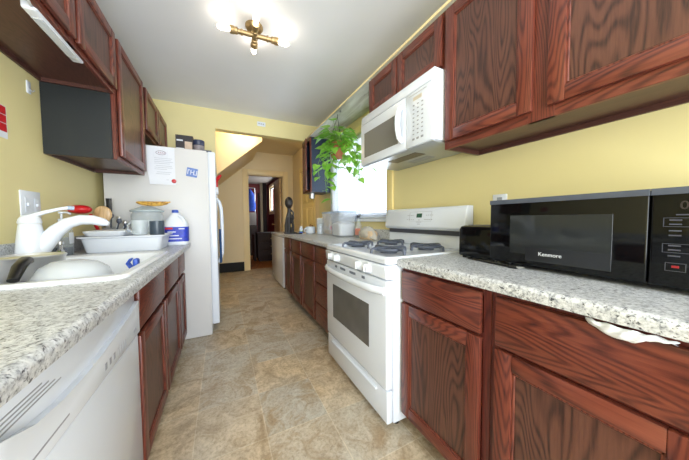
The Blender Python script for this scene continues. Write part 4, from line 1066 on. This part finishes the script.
# bread bag
t = thing('bread_bag', 'crinkled plastic bag of bread on the counter behind the range', 'bread', (1.30, 2.10, 0.914))
m = MB(); loops = []
for i in range(15):
    f = i/14; y = 2.20-f*0.27; k = max(0.12, math.sin(PI*min(1, f*0.98+0.02))**0.5)
    loops.append([Vector((1.30+0.072*k*math.cos(a)*(1+0.12*math.sin(a*5+i*1.7)), y+0.01*math.sin(a*3), 0.9155+0.062*k*(1+math.sin(a))*(1+0.10*math.sin(a*4+i*2.1)))) for a in [2*PI*q/18 for q in range(18)]])
m.loft(loops); m.build('plastic_wrap', clear('crinkled_wrap', (236, 232, 224), 0.6, 0.15), t, smooth=70)
MB().rings([(1.30, 2.06, 0.05, 0.10, 0.03, 0.918), (1.30, 2.06, 0.055, 0.11, 0.03, 0.97), (1.30, 2.06, 0.045, 0.095, 0.03, 1.0)]).build('loaf', plain('bread_crust', (204, 180, 148), 0.8, var=0.15, scale=20), t)
# puck under dark cabinet
single(MB().lathe((1.19, 3.42, 0), [(0.038, UZ0-0.0005), (0.042, UZ0-0.004), (0.042, UZ0-0.075), (0.03, UZ0-0.08), (0, UZ0-0.08)], 24), 'cabinet_light', STEEL, 'silver cylinder fixed under the dark cabinet by the window', 'light', (1.19, 3.42, UZ0-0.08))

# sculpture
t = thing('wood_sculpture', 'tall dark carved wooden figure with an oval head at the end of the right counter', 'sculpture', (0.868, 3.50, 0.914))
sx, sy = 0.868, 3.50
MB().box(sx-0.07, sx+0.10, sy-0.06, sy+0.06, 0.9145, 0.935, 0.004).build('plinth', W_EBONY, t)
m = MB()
m.tube([(sx-0.045, sy, 0.93), (sx-0.05, sy, 1.03), (sx-0.035, sy, 1.13), (sx-0.01, sy, 1.21)], [0.022, 0.020, 0.017, 0.02], 12)
m.tube([(sx+0.05, sy, 0.93), (sx+0.055, sy, 1.03), (sx+0.045, sy, 1.13), (sx+0.01, sy, 1.21)], [0.022, 0.019, 0.016, 0.02], 12)
m.tube([(sx, sy+0.005, 0.93), (sx, sy+0.005, 1.05), (sx, sy+0.005, 1.21), (sx, sy, 1.31)], [0.024, 0.022, 0.026, 0.022], 12)
m.tube([(sx+0.03, sy-0.02, 1.06), (sx+0.06, sy-0.02, 1.14), (sx+0.055, sy-0.02, 1.22), (sx+0.02, sy-0.01, 1.26)], [0.012, 0.013, 0.013, 0.012], 10)
m.ball((sx, sy, 1.36), (0.058, 0.052, 0.085), 20, 14)
m.ball((sx+0.035, sy-0.03, 1.355), (0.016, 0.022, 0.03), 10, 8)
o = m.build('carved_figure', W_EBONY, t)
md = o.modifiers.new('fuse', 'REMESH'); md.mode = 'VOXEL'; md.voxel_size = 0.006; md.use_smooth_shade = True
single(MB().box(sx+0.06, sx+0.14, sy-0.17, sy-0.08, 0.9145, 0.93, 0.003), 'flat_case', BLACK, 'small dark flat box on the counter beside the wooden figure', 'box', (sx+0.1, sy-0.12, 0.9145))

# chest freezer
t = thing('chest_freezer', 'white chest freezer in the hall past the far counter', 'freezer', (1.12, 4.3, 0))
MB().box(0.848, 1.40, 3.87, 4.82, 0.025, 0.830, 0.015, 3).build('freezer_body', WHITE_APP, t)
MB().box(0.842, 1.405, 3.862, 4.826, 0.838, 0.885, 0.012, 3).build('lid', WHITE_APP, t)
MB().box(0.852, 1.395, 3.88, 4.81, 0.828, 0.840).build('lid_gasket', GREY_PL, t)
for x in (0.90, 1.35):
    for y in (3.93, 4.76): MB().cyl((x, y, 0), (x, y, 0.027), 0.025).build('foot', BLACK, t)
MB().box(0.8455, 0.849, 4.66, 4.72, 0.09, 0.13, 0.001, 1).build('badge', GREY_PL, t)

# ------------------------------------------------------------------ hanging pothos
px, py = 1.155, 2.45
t = thing('hanging_plant', 'green pothos in a terracotta pot hanging from the plank over the window', 'plant', (px, py, 1.84))
pz = 1.79
MB().lathe((px, py, 0), [(0.066, pz), (0.072, pz+0.004), (0.094, pz+0.12), (0.102, pz+0.122), (0.104, pz+0.155), (0.096, pz+0.155), (0.092, pz+0.125), (0, pz+0.122)], 28).build('pot', TERRA, t)
m = MB()
top = Vector((px, py, 2.235))
for k in range(3):
    a = 2*PI*k/3+0.6
    m.tube([top, Vector((px+0.093*math.cos(a), py+0.093*math.sin(a), pz+0.14)), Vector((px+0.062*math.cos(a), py+0.062*math.sin(a), pz))], 0.0025, 6)
m.tube([top, (px, py, 2.258)], 0.003, 6)
m.build('hanger', plain('dark_cord', (66, 66, 58), 0.8), t)
def leaf(m, p, d, up, L):
    d = Vector(d).normalized(); sd = d.cross(Vector(up)).normalized(); n = sd.cross(d)
    out = [(0, 0), (-0.08, 0.22), (0.05, 0.40), (0.30, 0.42), (0.60, 0.28), (0.82, 0.12), (1.0, 0)]
    mid = [(0, 0), (0.05, 0), (0.2, 0), (0.4, 0), (0.65, 0), (0.85, 0), (1.0, 0)]
    def P(u, v): return Vector(p)+d*(u*L)+sd*(v*L)+n*(0.22*abs(v)*L-0.18*u*u*L)
    for s in (1, -1):
        A = [m.bm.verts.new(P(u, 0)) for u, v in mid]; B = [m.bm.verts.new(P(u, s*v)) for u, v in out]
        for i in range(6):
            try:
                q = [A[i], A[i+1], B[i+1], B[i]]
                m.bm.faces.new(q if s > 0 else q[::-1])
            except ValueError: pass
rnd = random.Random(11)
ml = MB(); mv = MB()
def vine(pts, n, L0):
    P = [Vector(p) for p in pts]
    mv.tube(P, 0.0025, 5)
    for i in range(n):
        f = (i+0.6)/n*(len(P)-1); k = min(int(f), len(P)-2); q = P[k].lerp(P[k+1], f-k)
        a = rnd.uniform(0, 2*PI)
        dirv = Vector((math.cos(a), math.sin(a), rnd.uniform(-0.9, 0.0)))
        leaf(ml, q+dirv*0.012, dirv, (rnd.uniform(-.3, .3), rnd.uniform(-.3, .3), 1), L0*rnd.uniform(0.75, 1.2))
zt = pz+0.145
for k in range(40):
    a = rnd.uniform(0, 2*PI); r = rnd.uniform(0.04, 0.17); h = rnd.uniform(0.02, 0.16)
    if 3.7 < a < 4.8: h += 0.05
    b = Vector((px, py, zt)); e = b+Vector((r*math.cos(a), r*math.sin(a), h))
    mv.tube([b+Vector((0.02*math.cos(a), 0.02*math.sin(a), -0.01)), b+Vector((0.5*r*math.cos(a), 0.5*r*math.sin(a), h*0.8)), e], 0.0022, 5)
    leaf(ml, e, (math.cos(a), math.sin(a), rnd.uniform(-0.7, 0.2)), (0, 0, 1), rnd.uniform(0.085, 0.14))
# trailing vines: (azimuth, reach, drop, leaves)
for a, r, dz, n in ((200, 0.18, 0.45, 10), (225, 0.20, 0.36, 10), (180, 0.19, 0.26, 7), (190, 0.17, 0.55, 9), (275, 0.20, 0.36, 9), (300, 0.26, 0.40, 9), (315, 0.24, 0.28, 8), (160, 0.22, 0.38, 9), (120, 0.14, 0.30, 6), (60, 0.12, 0.25, 6), (30, 0.17, 0.2, 6), (350, 0.19, 0.34, 8), (210, 0.15, 0.66, 8), (285, 0.32, 0.44, 8), (290, 0.42, 0.34, 7)):
    A = math.radians(a); ux, uy = math.cos(A), math.sin(A)
    vine([(px+0.05*ux, py+0.05*uy, zt), (px+0.105*ux, py+0.105*uy, zt+0.03), (px+r*0.8*ux+0.01, py+r*0.8*uy, zt-0.25*dz), (px+r*ux, py+r*uy, zt-0.6*dz), (px+(r-0.01)*ux+0.01, py+(r+0.01)*uy, zt-dz)], n, 0.105)
# bare looping tendril
mv.tube([(px+0.03, py-0.17, zt-0.34), (px+0.03, py-0.19, zt-0.42), (px+0.02, py-0.27, zt-0.46), (px+0.02, py-0.34, zt-0.40), (px+0.02, py-0.36, zt-0.34)], 0.0022, 5)
ml.build('foliage', LEAF, t, smooth=60)
mv.build('stems', plain('green_stem', (120, 160, 70), 0.6), t)

# ------------------------------------------------------------------ things in the back room
t = thing('dresser', 'dark wood dresser standing in the red back room', 'dresser', (1.17, 7.05, 0))
MB().box(0.84, 1.52, 6.80, 7.30, 0.06, 0.74, 0.004).box(0.88, 1.48, 6.84, 7.28, 0.0, 0.06).build('dresser_body', W_DARK, t)
MB().box(0.82, 1.54, 6.78, 7.32, 0.741, 0.77, 0.006).build('dresser_top', W_DARK, t)
for z in (0.10, 0.31, 0.52):
    q = MB().box(0.87, 1.49, 6.785, 6.80, z, z+0.19, 0.004).build('drawer', W_DARK, t)
    MB().ball((1.18, 6.775, z+0.095), 0.014, 10, 8).build('knob', BRASS, q)
single(MB().box(0.76, 0.815, 6.95, 7.35, 0.0, 0.72, 0.01), 'side_table', W_DARK, 'narrow dark wooden stand to the left of the dresser', 'stand', (0.79, 7.15, 0))
t = thing('folding_screen', 'tall screen with a pale panel and dark frame behind the dresser', 'screen', (1.10, 7.7, 0))
MB().box(1.02, 1.09, 7.50, 7.56, 0.0, 2.20, 0.01).build('pale_panel', plain('pale_board', (206, 190, 160), 0.6), t)
MB().box(1.10, 1.20, 7.52, 7.60, 0.0, 2.20, 0.01).build('dark_frame', W_DARK, t)
MB().box(0.95, 1.01, 7.52, 7.58, 0.0, 1.9, 0.01).build('dark_frame', W_DARK, t)
t = thing('coat_rack', 'metal coat rail on the far wall of the back room', 'rail', (0.85, 8.9, 2.1))
MB().tube([(0.65, 8.6, 2.17), (1.0, 8.6, 2.17)], 0.015, 8).tube([(0.65, 8.6, 2.17), (0.65, 8.6, 0.0)], 0.012, 8).tube([(1.0, 8.6, 2.17), (1.0, 8.6, 0.0)], 0.012, 8).build('rail', STEEL, t)
m = MB(); loops = []
for i in range(8):
    f = i/7; z = 1.40+f*0.70; ww = (0.15, 0.16, 0.165, 0.16, 0.15, 0.14, 0.10, 0.03)[i]
    loops.append([Vector((0.83+ww*math.cos(2*PI*k/18)*(1+0.08*math.sin(k*2.4+i)), 8.45+0.09*math.sin(2*PI*k/18), z)) for k in range(18)])
m.loft(loops)
single(m, 'blue_coat', BLUECL, 'bright blue coat hanging on the rail in the back room', 'coat', (0.83, 8.45, 1.4), smooth=60)
single(MB().box(0.70, 0.98, 8.2, 8.5, 0.95, 1.35, 0.01), 'white_carton', plain('off_white_card', (206, 200, 196), 0.7), 'off-white carton stacked below the blue coat', 'box', (0.84, 8.35, 0.95))
single(MB().box(0.68, 1.0, 8.15, 8.55, 0.0, 0.94, 0.01), 'storage_chest', plain('dull_brown_grey', (84, 74, 72), 0.7, var=0.3, scale=8), 'dull grey-brown chest under the off-white carton', 'chest', (0.84, 8.35, 0))
